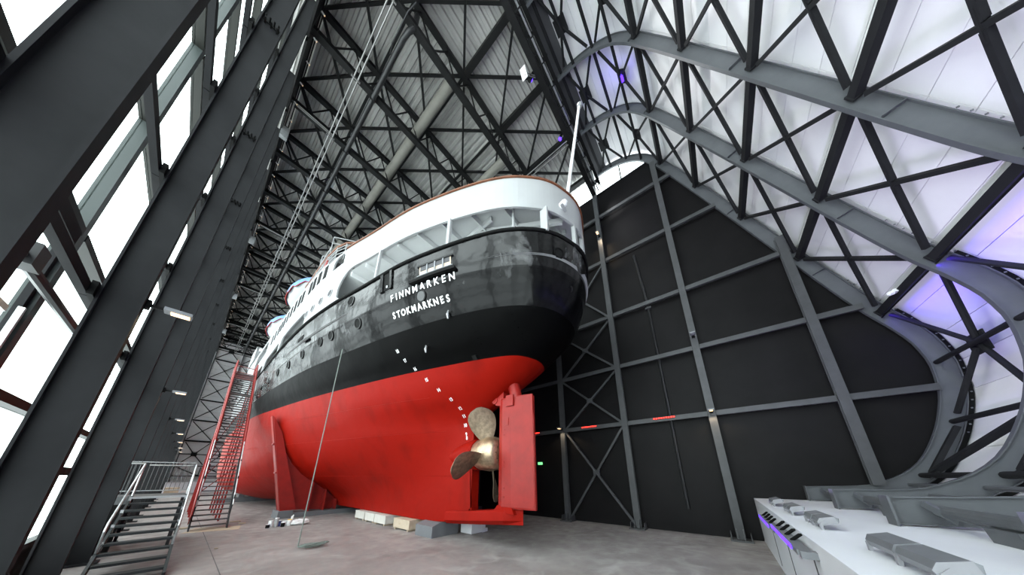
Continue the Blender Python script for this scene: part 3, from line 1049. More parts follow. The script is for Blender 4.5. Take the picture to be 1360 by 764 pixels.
for k in range(44):
    y = 8.9 + 1.12 * k
    if sp0 is None:
        sp0 = thing('track_spotlight', 'small white spotlight hanging in a long row along the glazed wall top', 'spotlight', (-0.8, y, 21.9), 'track spotlights along the glazed wall')
        MB().tube((-0.8, y, 22.02), (-0.8, y, 21.93), 0.02, 6).build('stem', 'rubber', sp0)
        MB().path([(-0.86, y, 21.93), (-0.74, y, 21.86)], 0.035, 8).build('head', 'plastic_white', sp0)
        MB().path([(-0.74, y, 21.86), (-0.73, y, 21.855)], 0.022, 8).build('lens', 'led_warm', sp0)
    else:
        copy_tree(sp0, (0, y - 8.9, 0))
t = thing('roof_pipe', 'black pipe running lengthwise under the trusses with an elbow near the stern end', 'pipe', (1.75, 7.4, 21.8))
MB().path([(1.95, 7.3, 23.2), (1.95, 7.3, 22.4), (1.9, 7.32, 22.0), (1.8, 7.5, 21.84), (1.75, 7.9, 21.82), (1.75, 30, 21.82), (1.75, 58.8, 21.82)], 0.12, 12).build('pipe_run', 'pipe', t, smooth=True)
MB().path([(1.62, 6.6, 22.0), (1.5, 7.0, 21.8), (1.5, 8.4, 21.85), (1.62, 8.9, 22.1)], 0.035, 8).build('drain_tube', 'pipe', t)
for k in range(2, 15):
    MB().box(1.6, 1.9, YC[k] - 0.04, YC[k] + 0.04, 21.7, 22.0).build('hanger', 'truss', t)
for i, (x, lb) in enumerate(((4.26, 'thick beige ventilation duct running lengthwise through the roof trusses'), (8.8, 'second beige ventilation duct appearing above the white stern'))):
    t = thing('ventilation_duct', lb, 'duct', (x, 7.5, 23.05))
    MB().lathe((x, 7.55, 23.05), (0, 1, 0), [(0, 0.22), (0.05, 0.27), (51.2, 0.27), (51.25, 0.22)], 24).build('duct_tube', 'duct', t, smooth=True)
    for k in range(26):
        MB().lathe((x, 8.6 + k * 1.85, 23.05), (0, 1, 0), [(0, 0.275), (0.03, 0.275)], 20).build('hoop', 'duct', t)
t = thing('lighting_bar', 'dark lighting bar with twin rails under the stern end truss', 'bar', (6.7, 3.3, 22.2))
for dy, z, r_ in ((0.0, 22.2, 0.045), (-0.22, 22.35, 0.035), (-0.1, 22.5, 0.03)):
    MB().tube((-0.9, 3.25 + dy, z), (14.1, 3.25 + dy, z), r_, 8).build('rail', 'steel' if dy else 'galv', t)
for k in range(15):
    MB().box(-0.5 + k, -0.44 + k, 2.98, 3.45, 22.15, 22.55).build('bracket', 'steel', t)
area('added_fill_light', (6.7, 3.0, 22.1), (6.7, -3.0, 13.0), 14.0, 0.15, 240, (1.0, 0.99, 1.0), 100)  # made-up fill lamp, added to brighten the white lining
t = thing('fill_light_housing', 'long slim housing of an added fill light under the stern end truss', 'lamp', (6.7, 3.04, 22.14))
MB().beam((-0.3, 3.03, 22.14), (13.7, 3.03, 22.14), 0.16, 0.05, up=(0, 0.55, 0.84)).build('housing', 'rubber', t)
for i, x in enumerate((6.55, 9.66)):
    t = thing('blue_spotlight', ['blue lit spotlight on the lighting bar, nearer the glazed wall', 'blue lit spotlight on the lighting bar just above the flagpole'][i], 'spotlight', (x, 3.45, 22.4))
    MB().path([(x, 3.85, 22.35), (x, 3.95, 22.12)], 0.07, 10).build('head', 'rubber', t)
    MB().box(x - 0.04, x + 0.04, 3.7, 3.92, 22.24, 22.38).build('yoke', 'rubber', t)
    MB().lathe((x, 3.98, 22.0), (0, 0.6, -1), [(-0.08, 0.05), (-0.03, 0.1), (0.03, 0.1), (0.08, 0.04)], 14).build('lens', 'led_blue', t)
t = thing('antenna_panel', 'tilted white panel antenna hanging from the lighting bar', 'antenna', (6.25, 3.6, 22.1))
MB().beam((5.95, 4.1, 22.0), (6.2, 4.1, 21.5), 0.03, 0.3, up=(0, 1, 0)).build('panel', 'plastic_white', t)
for z in (22.15, 21.95):
    MB().beam((6.1, 4.05, z - 0.35), (6.6, 3.75, z - 0.1), 0.03, 0.03).build('bracket', 'chrome', t)
MB().path([(6.45, 3.9, 21.9), (6.45, 4.05, 21.75)], 0.1, 10).build('camera_head', 'steel', t)
t = thing('blue_spotlight', 'blue spotlight glowing at a brace plate in the upper curve of the white end wall', 'spotlight', (9.78, 0.2, 22.7))
MB().box(9.66, 9.9, 0.24, 0.36, 22.55, 22.8).build('head', 'led_blue', t)
l = bpy.data.lights.new('blue_glow', 'POINT')
l.energy = 70
l.color = (0.12, 0.05, 1.0)
l.shadow_soft_size = 0.1
o = bpy.data.objects.new('blue_glow', l)
o.location = (9.78, 0.42, 22.95)
COL.objects.link(o)
tq_ = NT[6] + 0.2
a_ = prof(tq_, 0.34)
b_ = prof(tq_ + 0.8, -0.05)
area('blue_strip_light', (7.2, a_[0], a_[1]), (7.2, b_[0], b_[1]), 14.0, 0.05, 120, (0.10, 0.035, 1.0), 150)
t = thing('blue_led_strip', 'slim blue LED strip under the cross tube at the top of the nose', 'light', (7.2, a_[0], a_[1]))
c_ = Vector((0, a_[0] - b_[0], a_[1] - b_[1])).normalized() * 0.035
for j in range(5):
    MB().beam((RX[j + 1] + 0.1, a_[0] + c_.y, a_[1] + c_.z), (RX[j] - 0.1, a_[0] + c_.y, a_[1] + c_.z), 0.06, 0.04, up=c_).build('strip_length', 'rubber', t)
t = thing('sensor_camera', 'small white sensor on the cross tube at the top of the nose', 'sensor', (12.9, -5.2, 8.2))
MB().box(12.8, 12.95, -5.42, -5.3, 8.0, 8.1).build('mount', 'plastic_white', t)
MB().lathe((12.87, -5.33, 8.02), (0, 1, -0.2), [(0, 0.07), (0.1, 0.07), (0.14, 0.03)], 12).build('dome', 'plastic_white', t)

# ================================================================ SHIP
XS = 7.55
ship = thing('ship', 'old black, white and red coastal passenger ship propped up in dry display', 'ship', (XS, 12.0, 0.5))
LV = {
    0.5: [(8.1, .16), (10, .18), (13, .22), (17, .25), (21.5, .3), (27, .5), (33, 2.6), (42, 2.8), (50, 1.5), (56, .3), (62.0, .08)],
    1.0: [(8.1, .16), (10, .2), (13, .26), (17, .36), (21.5, .55), (27, 1.6), (33, 4.0), (42, 4.2), (50, 2.7), (56, .8), (62.4, .08)],
    1.8: [(8.1, .16), (10, .24), (13, .42), (17, .85), (21.5, 1.55), (27, 3.2), (33, 4.85), (42, 4.95), (50, 3.7), (56, 1.4), (62.8, .08)],
    2.5: [(8.1, .17), (10, .32), (13, .75), (17, 1.5), (21.5, 2.6), (27, 4.05), (33, 5.1), (42, 5.15), (50, 4.2), (56, 1.9), (63.0, .08)],
    3.3: [(8.08, .18), (10, .52), (13, 1.25), (17, 2.25), (21.5, 3.35), (27, 4.6), (33, 5.2), (42, 5.25), (50, 4.5), (56, 2.3), (63.3, .08)],
    4.5: [(7.9, .18), (8.6, .5), (10, 1.05), (13, 2.0), (17, 3.0), (21.5, 4.0), (27, 4.95), (33, 5.28), (42, 5.3), (50, 4.7), (56, 2.7), (63.6, .08)],
    5.0: [(7.3, .12), (7.6, .4), (8.6, .85), (10, 1.4), (13, 2.3), (17, 3.3), (21.5, 4.2), (27, 5.05), (33, 5.3), (42, 5.33), (50, 4.75), (56, 2.9), (63.7, .08)],
    5.5: [(6.5, .05), (6.7, .45), (7.2, .8), (8.1, 1.2), (10, 1.85), (13, 2.65), (17, 3.55), (21.5, 4.4), (27, 5.12), (33, 5.32), (42, 5.35), (50, 4.8), (56, 3.05), (63.8, .08)],
    6.0: [(5.6, .03), (5.75, .5), (6.3, .95), (8.1, 1.65), (10, 2.2), (13, 2.95), (17, 3.75), (21.5, 4.5), (27, 5.17), (33, 5.33), (42, 5.35), (50, 4.85), (56, 3.2), (63.9, .08)],
    6.6: [(4.72, .02), (4.8, .45), (5.1, .95), (6, 1.4), (7.7, 1.93), (10, 2.55), (13, 3.2), (17, 3.95), (21.5, 4.6), (27, 5.2), (33, 5.35), (42, 5.35), (50, 4.9), (56, 3.35), (64.0, .08)],
    7.2: [(4.0, .02), (4.1, .6), (4.5, 1.2), (5.5, 1.85), (7.5, 2.5), (10, 3.1), (13, 3.75), (17, 4.4), (21.5, 4.87), (27, 5.27), (33, 5.35), (42, 5.35), (50, 4.95), (56, 3.55), (64.3, .08)],
    8.0: [(3.3, .02), (3.42, .75), (3.85, 1.5), (4.7, 2.15), (6, 2.7), (8.1, 3.3), (10, 3.7), (13, 4.2), (17, 4.75), (21.5, 5.08), (27, 5.33), (33, 5.35), (42, 5.35), (50, 5.0), (56, 3.75), (64.7, .08)],
    9.3: [(2.78, .02), (2.92, .8), (3.25, 1.45), (3.95, 2.15), (5.2, 2.85), (7, 3.5), (10, 4.15), (13, 4.6), (17, 5.02), (21.5, 5.25), (27, 5.35), (33, 5.35), (42, 5.35), (50, 5.1), (56, 4.1), (65.4, .08)],
    10.5: [(2.63, .02), (2.77, .75), (3.06, 1.42), (3.55, 1.99), (4.37, 2.59), (5.46, 3.08), (6.87, 3.56), (8.58, 4.02), (11.14, 4.44), (13.5, 4.85), (17, 5.2), (22, 5.35), (27, 5.35), (33, 5.35), (42, 5.35), (50, 5.2), (56, 4.4), (66, .08)],
}
ZS = sorted(LV)
NC = 84
SG = np.linspace(0, 1, NC) ** 2.1
GY, GB = [], []
for z in ZS:
    a = np.array(LV[z])
    ys = a[0, 0] + (a[-1, 0] - a[0, 0]) * SG
    # near the blunt stern interpolate b^2 so that the end is round
    b2 = pchip(a[:, 0], a[:, 1] ** 2, ys)
    b1 = pchip(a[:, 0], a[:, 1], ys)
    w_ = np.clip((ys - a[0, 0]) / 1.5, 0, 1)
    GY.append(ys)
    GB.append(np.sqrt(np.maximum(b2, 0)) * (1 - w_) + b1 * w_)
GY, GB = np.array(GY), np.array(GB)


def keel_z(y):
    return 0.5 + (max(0, 11 - y) / 5.0) ** 1.3 * 0.38 if y < 11 else 0.5


def hull_rows(zs):
    rows = []
    for z in zs:
        ys = np.array([float(pchip(ZS, GY[:, c], z)) for c in range(NC)])
        bs = np.array([float(pchip(ZS, GB[:, c], z)) for c in range(NC)])
        f = max(0.0, (1.6 - z) / 1.1)
        rows.append([(y, b, z + f * (keel_z(y) - 0.5)) for y, b in zip(ys, bs)])
    return rows


def hull_mesh(zs):
    mb = MB()
    R_ = hull_rows(zs)
    port = [[(XS - b, y, z) for y, b, z in r] for r in R_]
    star = [[(XS + b, y, z) for y, b, z in r] for r in R_]
    full = [list(reversed(s)) + p for s, p in zip(star, port)]
    mb.sheet(full)
    return mb, R_


ZW = 6.6
lower = [0.5, 0.62, 0.8] + list(np.arange(1.0, 6.3, 0.18)) + [6.35, ZW]
ZB = 7.87
boot = [ZW, 6.75] + list(np.arange(6.9, 7.8, 0.15)) + [ZB]
ZK = 9.12
upper = [ZB] + list(np.arange(8.0, 9.1, 0.15)) + [ZK]
bulw = [ZK] + list(np.arange(9.2, 10.4, 0.15)) + [10.5]
mbl, Rl = hull_mesh(lower)
# flat keel plate
bot = Rl[0]
mbl.sheet([[(XS - b, y, z) for y, b, z in bot], [(XS + b, y, z) for y, b, z in bot]])
o_low = mbl.build('lower_hull', 'hull_red', ship, smooth=True)
mbb, Rb = hull_mesh(boot)
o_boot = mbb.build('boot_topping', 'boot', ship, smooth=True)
mbw, Rw = hull_mesh(bulw)
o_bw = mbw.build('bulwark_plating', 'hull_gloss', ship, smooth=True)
mbu, Ru = hull_mesh(upper)
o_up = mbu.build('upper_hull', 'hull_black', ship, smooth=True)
_v, _f = [], []
for q in (mbl, mbb, mbu, mbw):
    _f += [tuple(i + len(_v) for i in f) for f in q.f]
    _v += [Vector(v) for v in q.v]
BV = BVHTree.FromPolygons(_v, _f)


def on_hull(y, z):
    h = BV.ray_cast(Vector((-3, y, z)), Vector((1, 0, 0)))
    n_ = h[1]
    if n_.x > 0:
        n_ = -n_
    return h[0], n_


def hull_b(y, z=10.5):
    a = np.array(LV[10.5])
    c = int(np.searchsorted(GY[-1], y))
    return float(np.interp(y, GY[-1], GB[-1]))


# sole piece, stern post, boss
m_ = MB()
sole = [(XS - 0.30, 9.4), (XS - 0.34, 7.9), (XS - 0.32, 6.2), (XS, 5.55), (XS + 0.32, 6.2), (XS + 0.34, 7.9), (XS + 0.30, 9.4)]
rows = []
for dz0, k in ((-0.06, 0.55), (0.08, 1.0), (0.36, 0.92), (0.42, 0.8)):
    rows.append([(XS + (x - XS) * k, y, keel_z(max(y, 6.0)) + dz0) for x, y in sole])
m_.sheet(rows)
m_.add(rows[-1], [tuple(range(len(sole)))])
m_.add(rows[0], [tuple(range(len(sole) - 1, -1, -1))])
m_.build('sole_piece', 'hull_red', ship)
MB().prism([(7.95, 1.0), (7.95, 5.0), (8.25, 5.0), (8.25, 1.0), (7.9, 1.25)], XS - 0.2, XS + 0.2, lambda a, b, s: (s, a, b)).build('stern_post', 'hull_red', ship)
MB().prism([(6.55, 1.2), (5.75, 1.15), (5.85, 1.36), (6.5, 1.42), (6.7, 1.2)], XS - 0.26, XS + 0.26, lambda a, b, s: (s, a, b)).build('heel_bearing', 'hull_red', ship)
m_ = MB()
m_.lathe((XS, 0, 3.26), (0, 1, 0), [(7.72, 0.60), (7.78, 0.64), (8.2, 0.60), (9.4, 0.35)], 28)
m_.build('shaft_boss', 'hull_red', ship, smooth=True)

# rudder
rd = MB()
rows = []
for z in (1.32, 1.38, 2.2, 3.3, 4.4, 5.3, 5.36):
    e = 0.92 if z in (1.32, 5.36) else 1.0
    tail = 5.0 if z < 5.0 else 5.05
    pr = [(6.52, 0.02), (6.5, 0.20), (6.3, 0.27), (5.9, 0.25), (5.4, 0.15), (tail, 0.045), (tail, -0.045), (5.4, -0.15), (5.9, -0.25), (6.3, -0.27), (6.5, -0.20), (6.52, -0.02), (6.52, 0.02)]
    rows.append([(XS - b * e, y, z) for y, b in pr])
rd.sheet(rows)
rd.add(rows[0][:-1], [tuple(range(12))])
rd.add(rows[-1][:-1], [tuple(range(11, -1, -1))])
rud = rd.build('rudder', 'redpaint', ship)
MB().prism([(5.08, 5.30), (5.02, 5.30), (5.02, 1.5), (5.08, 1.4)], XS - 0.07, XS + 0.07, lambda a, b, s: (s, a, b)).build('trailing_edge', 'redpaint', rud)
MB().box(XS - 0.275, XS - 0.265, 6.0, 6.2, 4.25, 4.55).build('inspection_plate', 'redpaint', rud)
m_ = MB()
m_.box(XS - 0.31, XS - 0.24, 5.75, 6.1, 4.98, 5.42)
m_.build('coupling', 'redpaint', rud)
MB().tube((XS, 5.8, 5.3), (XS, 6.05, 6.3), 0.24, 16).build('rudder_stock', 'redpaint', rud, smooth=True)
m_ = MB()
m_.prism([(6.3, 5.05), (6.72, 5.15), (6.85, 5.9), (6.5, 6.0), (6.3, 5.7)], XS - 0.22, XS + 0.22, lambda a, b, s: (s, a, b))
m_.tube((XS - 0.25, 6.75, 5.35), (XS + 0.25, 6.75, 5.35), 0.14, 12)
m_.build('upper_pintle', 'redpaint', rud)
b_ = MB()
for z in (1.7, 2.0, 2.7, 2.9, 3.9, 4.1):
    b_.tube((XS - 0.24, 6.2, z), (XS - 0.285, 6.2, z), 0.025, 6)
b_.build('bolts', 'redpaint', rud)

# propeller
prop = bpy.data.objects.new('propeller', None)
prop.location = (0, 7.0 - 12.0, 3.26 - 0.5)
COL.objects.link(prop)
prop.parent = ship
MB().lathe((XS, 0, 3.26), (0, -1, 0), [(-7.72, 0.56), (-7.6, 0.62), (-7.15, 0.68), (-6.9, 0.66), (-6.75, 0.6), (-6.64, 0.54), (-6.58, 0.46)], 32).build('hub', 'bronze', prop, smooth=True)
m_ = MB()
for k in range(8):
    a = k * math.pi / 4
    m_.lathe((XS + 0.3 * math.cos(a), 6.62, 3.26 + 0.3 * math.sin(a)), (0, -1, 0), [(0, 0.045), (0.05, 0.04)], 8)
m_.build('hub_bolts', 'bronze_dark', prop)
for ang in (108, 200, 288, 20):
    rows_f, rows_b = [], []
    for i in range(15):
        u = i / 14.0
        r = 0.5 + 1.42 * u
        wid = 0.30 + 0.62 * math.sin(min(1.0, u / 0.72) * math.pi / 2) if u < 0.72 else 0.92 * math.sqrt(max(0.0, 1 - ((u - 0.72) / 0.285) ** 2))
        wid = max(wid, 0.03) * 0.62
        pitch = math.radians(48 - 22 * u)
        f_, b2_ = [], []
        for j in range(9):
            s = (j / 8.0 - 0.5) * 2 * wid
            th = 0.07 * (1 - u * 0.75) * (1 - (j / 4.0 - 1) ** 2) + 0.008
            tx = s * math.cos(pitch)
            ty = -s * math.sin(pitch) + 0.10 * u
            a = tx / max(r, 0.4)
            for lst, sg in ((f_, 1), (b2_, -1)):
                rr_ = r
                x = rr_ * math.sin(a)
                y_ = ty + sg * th * math.cos(pitch)
                z_ = rr_ * math.cos(a)
                t_ = math.radians(90 - ang)
                lst.append((XS + x * math.cos(t_) + z_ * math.sin(t_), 7.18 + y_, 3.26 - x * math.sin(t_) + z_ * math.cos(t_)))
        rows_f.append(f_)
        rows_b.append(b2_)
    m_ = MB()
    m_.sheet(rows_f)
    m_.sheet([list(reversed(r_)) for r_ in rows_b])
    ring = [r_[0] for r_ in rows_f] + list(rows_f[-1]) + [r_[-1] for r_ in reversed(rows_f)]
    rb = [r_[0] for r_ in rows_b] + list(rows_b[-1]) + [r_[-1] for r_ in reversed(rows_b)]
    m_.sheet([ring, rb])
    m_.build('blade', 'bronze_dark', prop, smooth=True)

# ---- white upper works: skin over the deck-edge plan with openings
SK = []
for side in (-1, 1):
    pass
ysk = np.concatenate([[2.63], 2.63 + np.linspace(0, 1, 26)[1:] ** 2.2 * 1.9, np.arange(4.65, 13.0, 0.25), np.arange(13.0, 44.01, 0.1)])


def zrail(y):
    return 12.95 + max(0, y - 3.5) * 0.093


def ztop(y):
    if y < 13.3:
        return zrail(y)
    if y < 15.4:
        return 13.85 + (y - 13.3) * 0.02
    if y < 26:
        return 14.1 + (y - 15.4) * 0.02
    return 14.4 + (y - 26) * 0.03


POSTS_Y = [(3.26, 0.13), (2.63, 0.0), (6.38, 0.09), (10.2, 0.09)]


def gal(y):
    """opening of the aft gallery: (zlow, zhigh) or None"""
    lo, hi = 10.5, 11.5 + max(0, y - 3.5) * 0.085
    if y > 12.1:
        u = (y - 12.1) / 1.25
        if u >= 1:
            return None
        k = math.sqrt(max(0, 1 - u * u))
        hi = 11.0 + (hi - 11.0) * k
        lo = 11.0 - (11.0 - lo) * (k if u > 0.6 else 1.0) if u > 0.6 else lo
    return lo, hi


def slot(y0, y1, z0, z1, r0=0.6, r1=0.6):
    """rounded-end slot along y"""
    def f(y):
        if y <= y0 or y >= y1:
            return None
        lo, hi = z0, z1
        for d, r_ in ((y - y0, r0), (y1 - y, r1)):
            if d < r_:
                k = math.sqrt(max(0, 1 - ((r_ - d) / r_) ** 2))
                hi = min(hi, z0 + (z1 - z0) * (0.35 + 0.65 * k) if k > 0 else z0)
        if hi - lo < 0.02:
            return None
        return lo, hi
    return f


OPEN_P = [gal, slot(17.1, 22.6, 10.5, 11.62), slot(23.0, 28.3, 10.5, 11.62), slot(29.1, 34.0, 10.5, 11.6), slot(29.9, 36.2, 12.9, 14.3), slot(13.35, 14.55, 13.0, 13.75, 0.3, 0.5)]
OPEN_S = [gal]


def white_skin(sgn, opens):
    mb = MB()

    def P(y, z):
        b = 0.0 if y <= 2.631 else hull_b(y)
        return (XS + sgn * b, y, z)
    for y0, y1 in zip(ysk[:-1], ysk[1:]):
        iv0 = sorted([f(y0 + 1e-4) for f in opens if f(y0 + 1e-4)])
        iv1 = sorted([f(y1 - 1e-4) for f in opens if f(y1 - 1e-4)])
        if len(iv0) != len(iv1):
            iv0 = iv1 = iv0 if len(iv0) < len(iv1) else iv1
        z0, z1 = [10.5], [10.5]
        for a, b in zip(iv0, iv1):
            z0 += [a[0], a[1]]
            z1 += [b[0], b[1]]
        z0.append(ztop(y0 + 1e-4))
        z1.append(ztop(y1 - 1e-4))
        for i in range(0, len(z0), 2):
            a0, b0, a1, b1 = z0[i], z0[i + 1], z1[i], z1[i + 1]
            if max(b0 - a0, b1 - a1) < 0.02:
                continue
            mb.add([P(y0, a0), P(y1, a1), P(y1, b1), P(y0, b0)], [(3, 2, 1, 0) if sgn < 0 else (0, 1, 2, 3)])
    return mb


for sgn, op, nm in ((-1, OPEN_P, 'port_side_plating'), (1, OPEN_S, 'starboard_side_plating')):
    o = white_skin(sgn, op).build('side_plating', 'whitepaint', ship)
    md = o.modifiers.new('thickness', 'SOLIDIFY')
    md.thickness = 0.07
    md.offset = -1
for sgn in (-1, 1):
    for y, w in ((3.26, 0.17), (6.38, 0.1), (10.2, 0.1)):
        b = hull_b(y) - 0.04
        y_ = y
        MB().box(XS + sgn * b - 0.05, XS + sgn * b + 0.05, y_ - w * 0.8, y_ + w * 0.8, 10.45, gal(y)[1] + 0.05).build('gallery_post', 'whitepaint', ship)
    MB().box(XS + sgn * 0.36 - 0.07, XS + sgn * 0.36 + 0.07, 2.66, 2.8, 10.45, 11.6).build('gallery_post', 'whitepaint', ship)
    MB().tube((XS + sgn * 2.1, 4.3, 9.7), (XS + sgn * 2.1, 4.3, 11.9), 0.05, 10).build('pillar', 'whitepaint', ship)


def plan_path(z, inset, y1, zf=None, fy=0.5):
    pts = []
    ys = [y for y in ysk if y <= y1][::2]
    if ys[-1] < y1 - 0.05:
        ys.append(y1)
    for y in reversed(ys):
        b = max(0.0, (0 if y <= 2.631 else hull_b(y)) - inset)
        pts.append((XS - b, y + inset * (1 if y < 2.7 else 0), zf(y) if zf else z))
    for y in ys[1:]:
        b = max(0.0, hull_b(y) - inset)
        pts.append((XS + b, y, zf(y) if zf else z))
    return pts


def plan_poly(z, inset, y1):
    return plan_path(z, inset, y1)


def plate(name, z0, z1, inset, y1, m):
    p = plan_path(0, inset, y1)
    k = len(p)
    vs = [(a[0], a[1], z0) for a in p] + [(a[0], a[1], z1) for a in p]
    fs = [tuple(range(k)), tuple(range(2 * k - 1, k - 1, -1))]
    return MB().add(vs, fs).build(name, m, ship)


plate('gallery_deck', 9.55, 9.5, 0.1, 44, 'whitepaint')
plate('gallery_ceiling', 12.12, 12.2, 0.1, 44, 'white_lifted')
plate('boat_deck', 13.7, 13.78, 0.12, 44, 'whitepaint') if False else None
# inner house walls of the gallery
m_ = MB()
p = [q for q in plan_path(0, 2.0, 44) if q[1] > 6.0]
m_.sheet([[(q[0], q[1], 9.55) for q in p], [(q[0], q[1], 12.12) for q in p]])
m_.build('gallery_house', 'white_lifted', ship)
for k in range(9):
    y = 3.4 + 1.15 * k
    b = hull_b(y) - 0.12
    MB().box(XS - b, XS + b, y - 0.03, y + 0.03, 11.86, 12.12).build('ceiling_beam', 'white_lifted', ship)
for x in (-2.3, 0.0, 2.3):
    MB().box(XS + x - 0.05, XS + x + 0.05, 3.2 if x == 0 else 5.2, 12.5, 11.9, 12.1).build('ceiling_girder', 'white_lifted', ship)
for sgn in (-1, 1):
    MB().beam((XS + sgn * 2.2, 6.0, 11.95), (XS + sgn * 0.7, 3.0, 11.7), 0.12, 0.24).build('ceiling_knee', 'white_lifted', ship)
# wooden rail cap and dark deck-edge moulding
cap = MB()
pp_ = plan_path(0, -0.0, 13.3, zf=lambda y: zrail(y) + 0.03)
rows = []
for i, q in enumerate(pp_):
    a = Vector(pp_[max(i - 1, 0)])
    b = Vector(pp_[min(i + 1, len(pp_) - 1)])
    d = (b - a).normalized()
    s = Vector((d.y, -d.x, 0)).normalized()
    q = Vector(q)
    rows.append([q + s * 0.06 - Vector((0, 0, .025)), q + s * 0.06 + Vector((0, 0, .025)), q - s * 0.06 + Vector((0, 0, .025)), q - s * 0.06 - Vector((0, 0, .025)), q + s * 0.06 - Vector((0, 0, .025))])
cap.sheet(rows)
cap.build('wooden_rail_cap', 'wood', ship)
m_ = MB()
for sgn in (-1, 1):
    pts = [(XS + sgn * (0 if y <= 2.631 else hull_b(y) + 0.02), y - (0.02 if y < 2.7 else 0), 10.48) for y in ysk[::2]]
    m_.path(pts, 0.055, 8)
m_.build('deck_edge_moulding', 'rubber', ship)
m_ = MB()
for zz in (7.88, 9.05):
    for sgn in (-1,):
        pts = []
        for y in np.arange(5.2, 50, 0.5):
            h = on_hull(y, zz)
            pts.append(h[0] + h[1] * 0.004)
        m_.path(pts, 0.006, 5)
m_.build('plate_seam', 'hull_black', ship)
m_ = MB()
for zz in (2.4, 4.3, 5.6):
    pts = []
    for y in np.arange(9.2, 30, 0.6):
        h = on_hull(y, zz)
        pts.append(h[0] + h[1] * 0.003)
    m_.path(pts, 0.012, 5)
m_.build('plate_seam', 'hull_red', ship)
m_ = MB()
for i in range(46):
    y = 3.4 + i * 0.16
    h = on_hull(y, 9.02 - 0.02 * i / 46)
    m_.lathe(h[0], h[1], [(0, 0.022), (0.012, 0.015)], 6)
for yy in (4.6, 6.0, 8.0):
    for i in range(12):
        h = on_hull(yy, 7.0 + 0.16 * i)
        m_.lathe(h[0], h[1], [(0, 0.02), (0.012, 0.013)], 6)
m_.build('rivets', 'hull_black', ship, kind='stuff')


def disc(name, y, z, r, m, off=0.02, parent=ship, ring=None):
    if z > 10.5:
        c = Vector((XS - hull_b(y), y, z))
        d = 0.1
        tn = Vector((-(hull_b(y + d) - hull_b(y - d)), 2 * d, 0)).normalized()
        nn_ = Vector((-tn.y, tn.x, 0))
        if nn_.x > 0:
            nn_ = -nn_
    else:
        c, nn_ = on_hull(y, z)
    o_ = MB().lathe(c - nn_ * 0.03, nn_, [(0, r), (0.03 + off, r), (0.035 + off, r * 0.9)], 20).build(name, m, parent)
    if ring:
        rp = MB()
        rows_ = []
        u = Vector((0, 0, 1))
        u = (u - nn_ * u.dot(nn_)).normalized()
        w = nn_.cross(u)
        for k in range(21):
            a = 2 * math.pi * k / 20
            e = u * math.cos(a) + w * math.sin(a)
            rows_.append([c + e * r + nn_ * 0.0, c + e * r + nn_ * (off + 0.02), c + e * (r + 0.05) + nn_ * (off + 0.02), c + e * (r + 0.05)])
        rp.sheet(rows_)
        rp.build('porthole_ring', ring, o_)
    return o_


for y, z in ((11.84, 10.06), (11.29, 8.8), (13.59, 8.9), (14.7, 8.9), (16.87, 8.8), (19.1, 8.75), (21.3, 8.8), (23.4, 8.75), (25.6, 8.75), (28, 8.75), (31, 8.75), (34, 8.75)):
    disc('porthole', y, z, 0.2, 'rubber', 0.012, ring='hull_black')
disc('porthole', 7.56, 8.8, 0.2, 'glassdark', 0.012, ring='hull_black')
for y, z in ((14.08, 11.39), (15.1, 11.33), (16.07, 11.28), (16.95, 11.25)):
    disc('porthole', y, z, 0.19, 'gap', 0.012, ring='whitepaint')
for y, z in ((3.03, 9.72),):
    disc('fairlead', y, z, 0.16, 'rubber', 0.03, ring='hull_black')


def side_frame(y, z):
    c = Vector((XS - hull_b(y), y, z))
    d = 0.15
    tn = Vector((-(hull_b(y + d) - hull_b(y - d)), 2 * d, 0)).normalized()
    nn_ = Vector((-tn.y, tn.x, 0))
    if nn_.x > 0:
        nn_ = -nn_
    return c, tn, nn_


def side_rect(name, y, z, w, h, m, depth=0.03):
    c, tn, nn_ = side_frame(y, z)
    return MB().beam(c - tn * w / 2 + nn_ * depth / 2, c + tn * w / 2 + nn_ * depth / 2, depth, h).build(name, m, ship)


for y in (15.47, 16.27, 17.04, 17.68, 19.03, 19.73, 20.62, 21.6, 22.6, 23.6, 24.5, 25.4, 26.6, 27.8):
    side_rect('window', y, 13.43, 0.36, 0.82, 'rubber', 0.025)
side_rect('cargo_slot', 16.6, 9.55, 0.75, 0.22, 'rubber', 0.04)


def hull_patch(name, y0, y1, z0, z1, m, off0, off1, parent=ship):
    """plate lying on the hull between y0..y1, z0..z1"""
    mb = MB()
    outer, inner = [], []
    for z in np.linspace(z0, z1, 4):
        ro, ri = [], []
        for y in np.linspace(y0, y1, 6):
            h = on_hull(y, z)
            ro.append(h[0] + h[1] * off1)
            ri.append(h[0] + h[1] * off0)
        outer.append(ro)
        inner.append(ri)
    mb.sheet(outer)
    border = outer[0] + [r_[-1] for r_ in outer[1:]] + list(reversed(outer[-1]))[1:] + [r_[0] for r_ in reversed(outer)][1:]
    bi = inner[0] + [r_[-1] for r_ in inner[1:]] + list(reversed(inner[-1]))[1:] + [r_[0] for r_ in reversed(inner)][1:]
    mb.sheet([border, bi])
    return mb.build(name, m, parent)


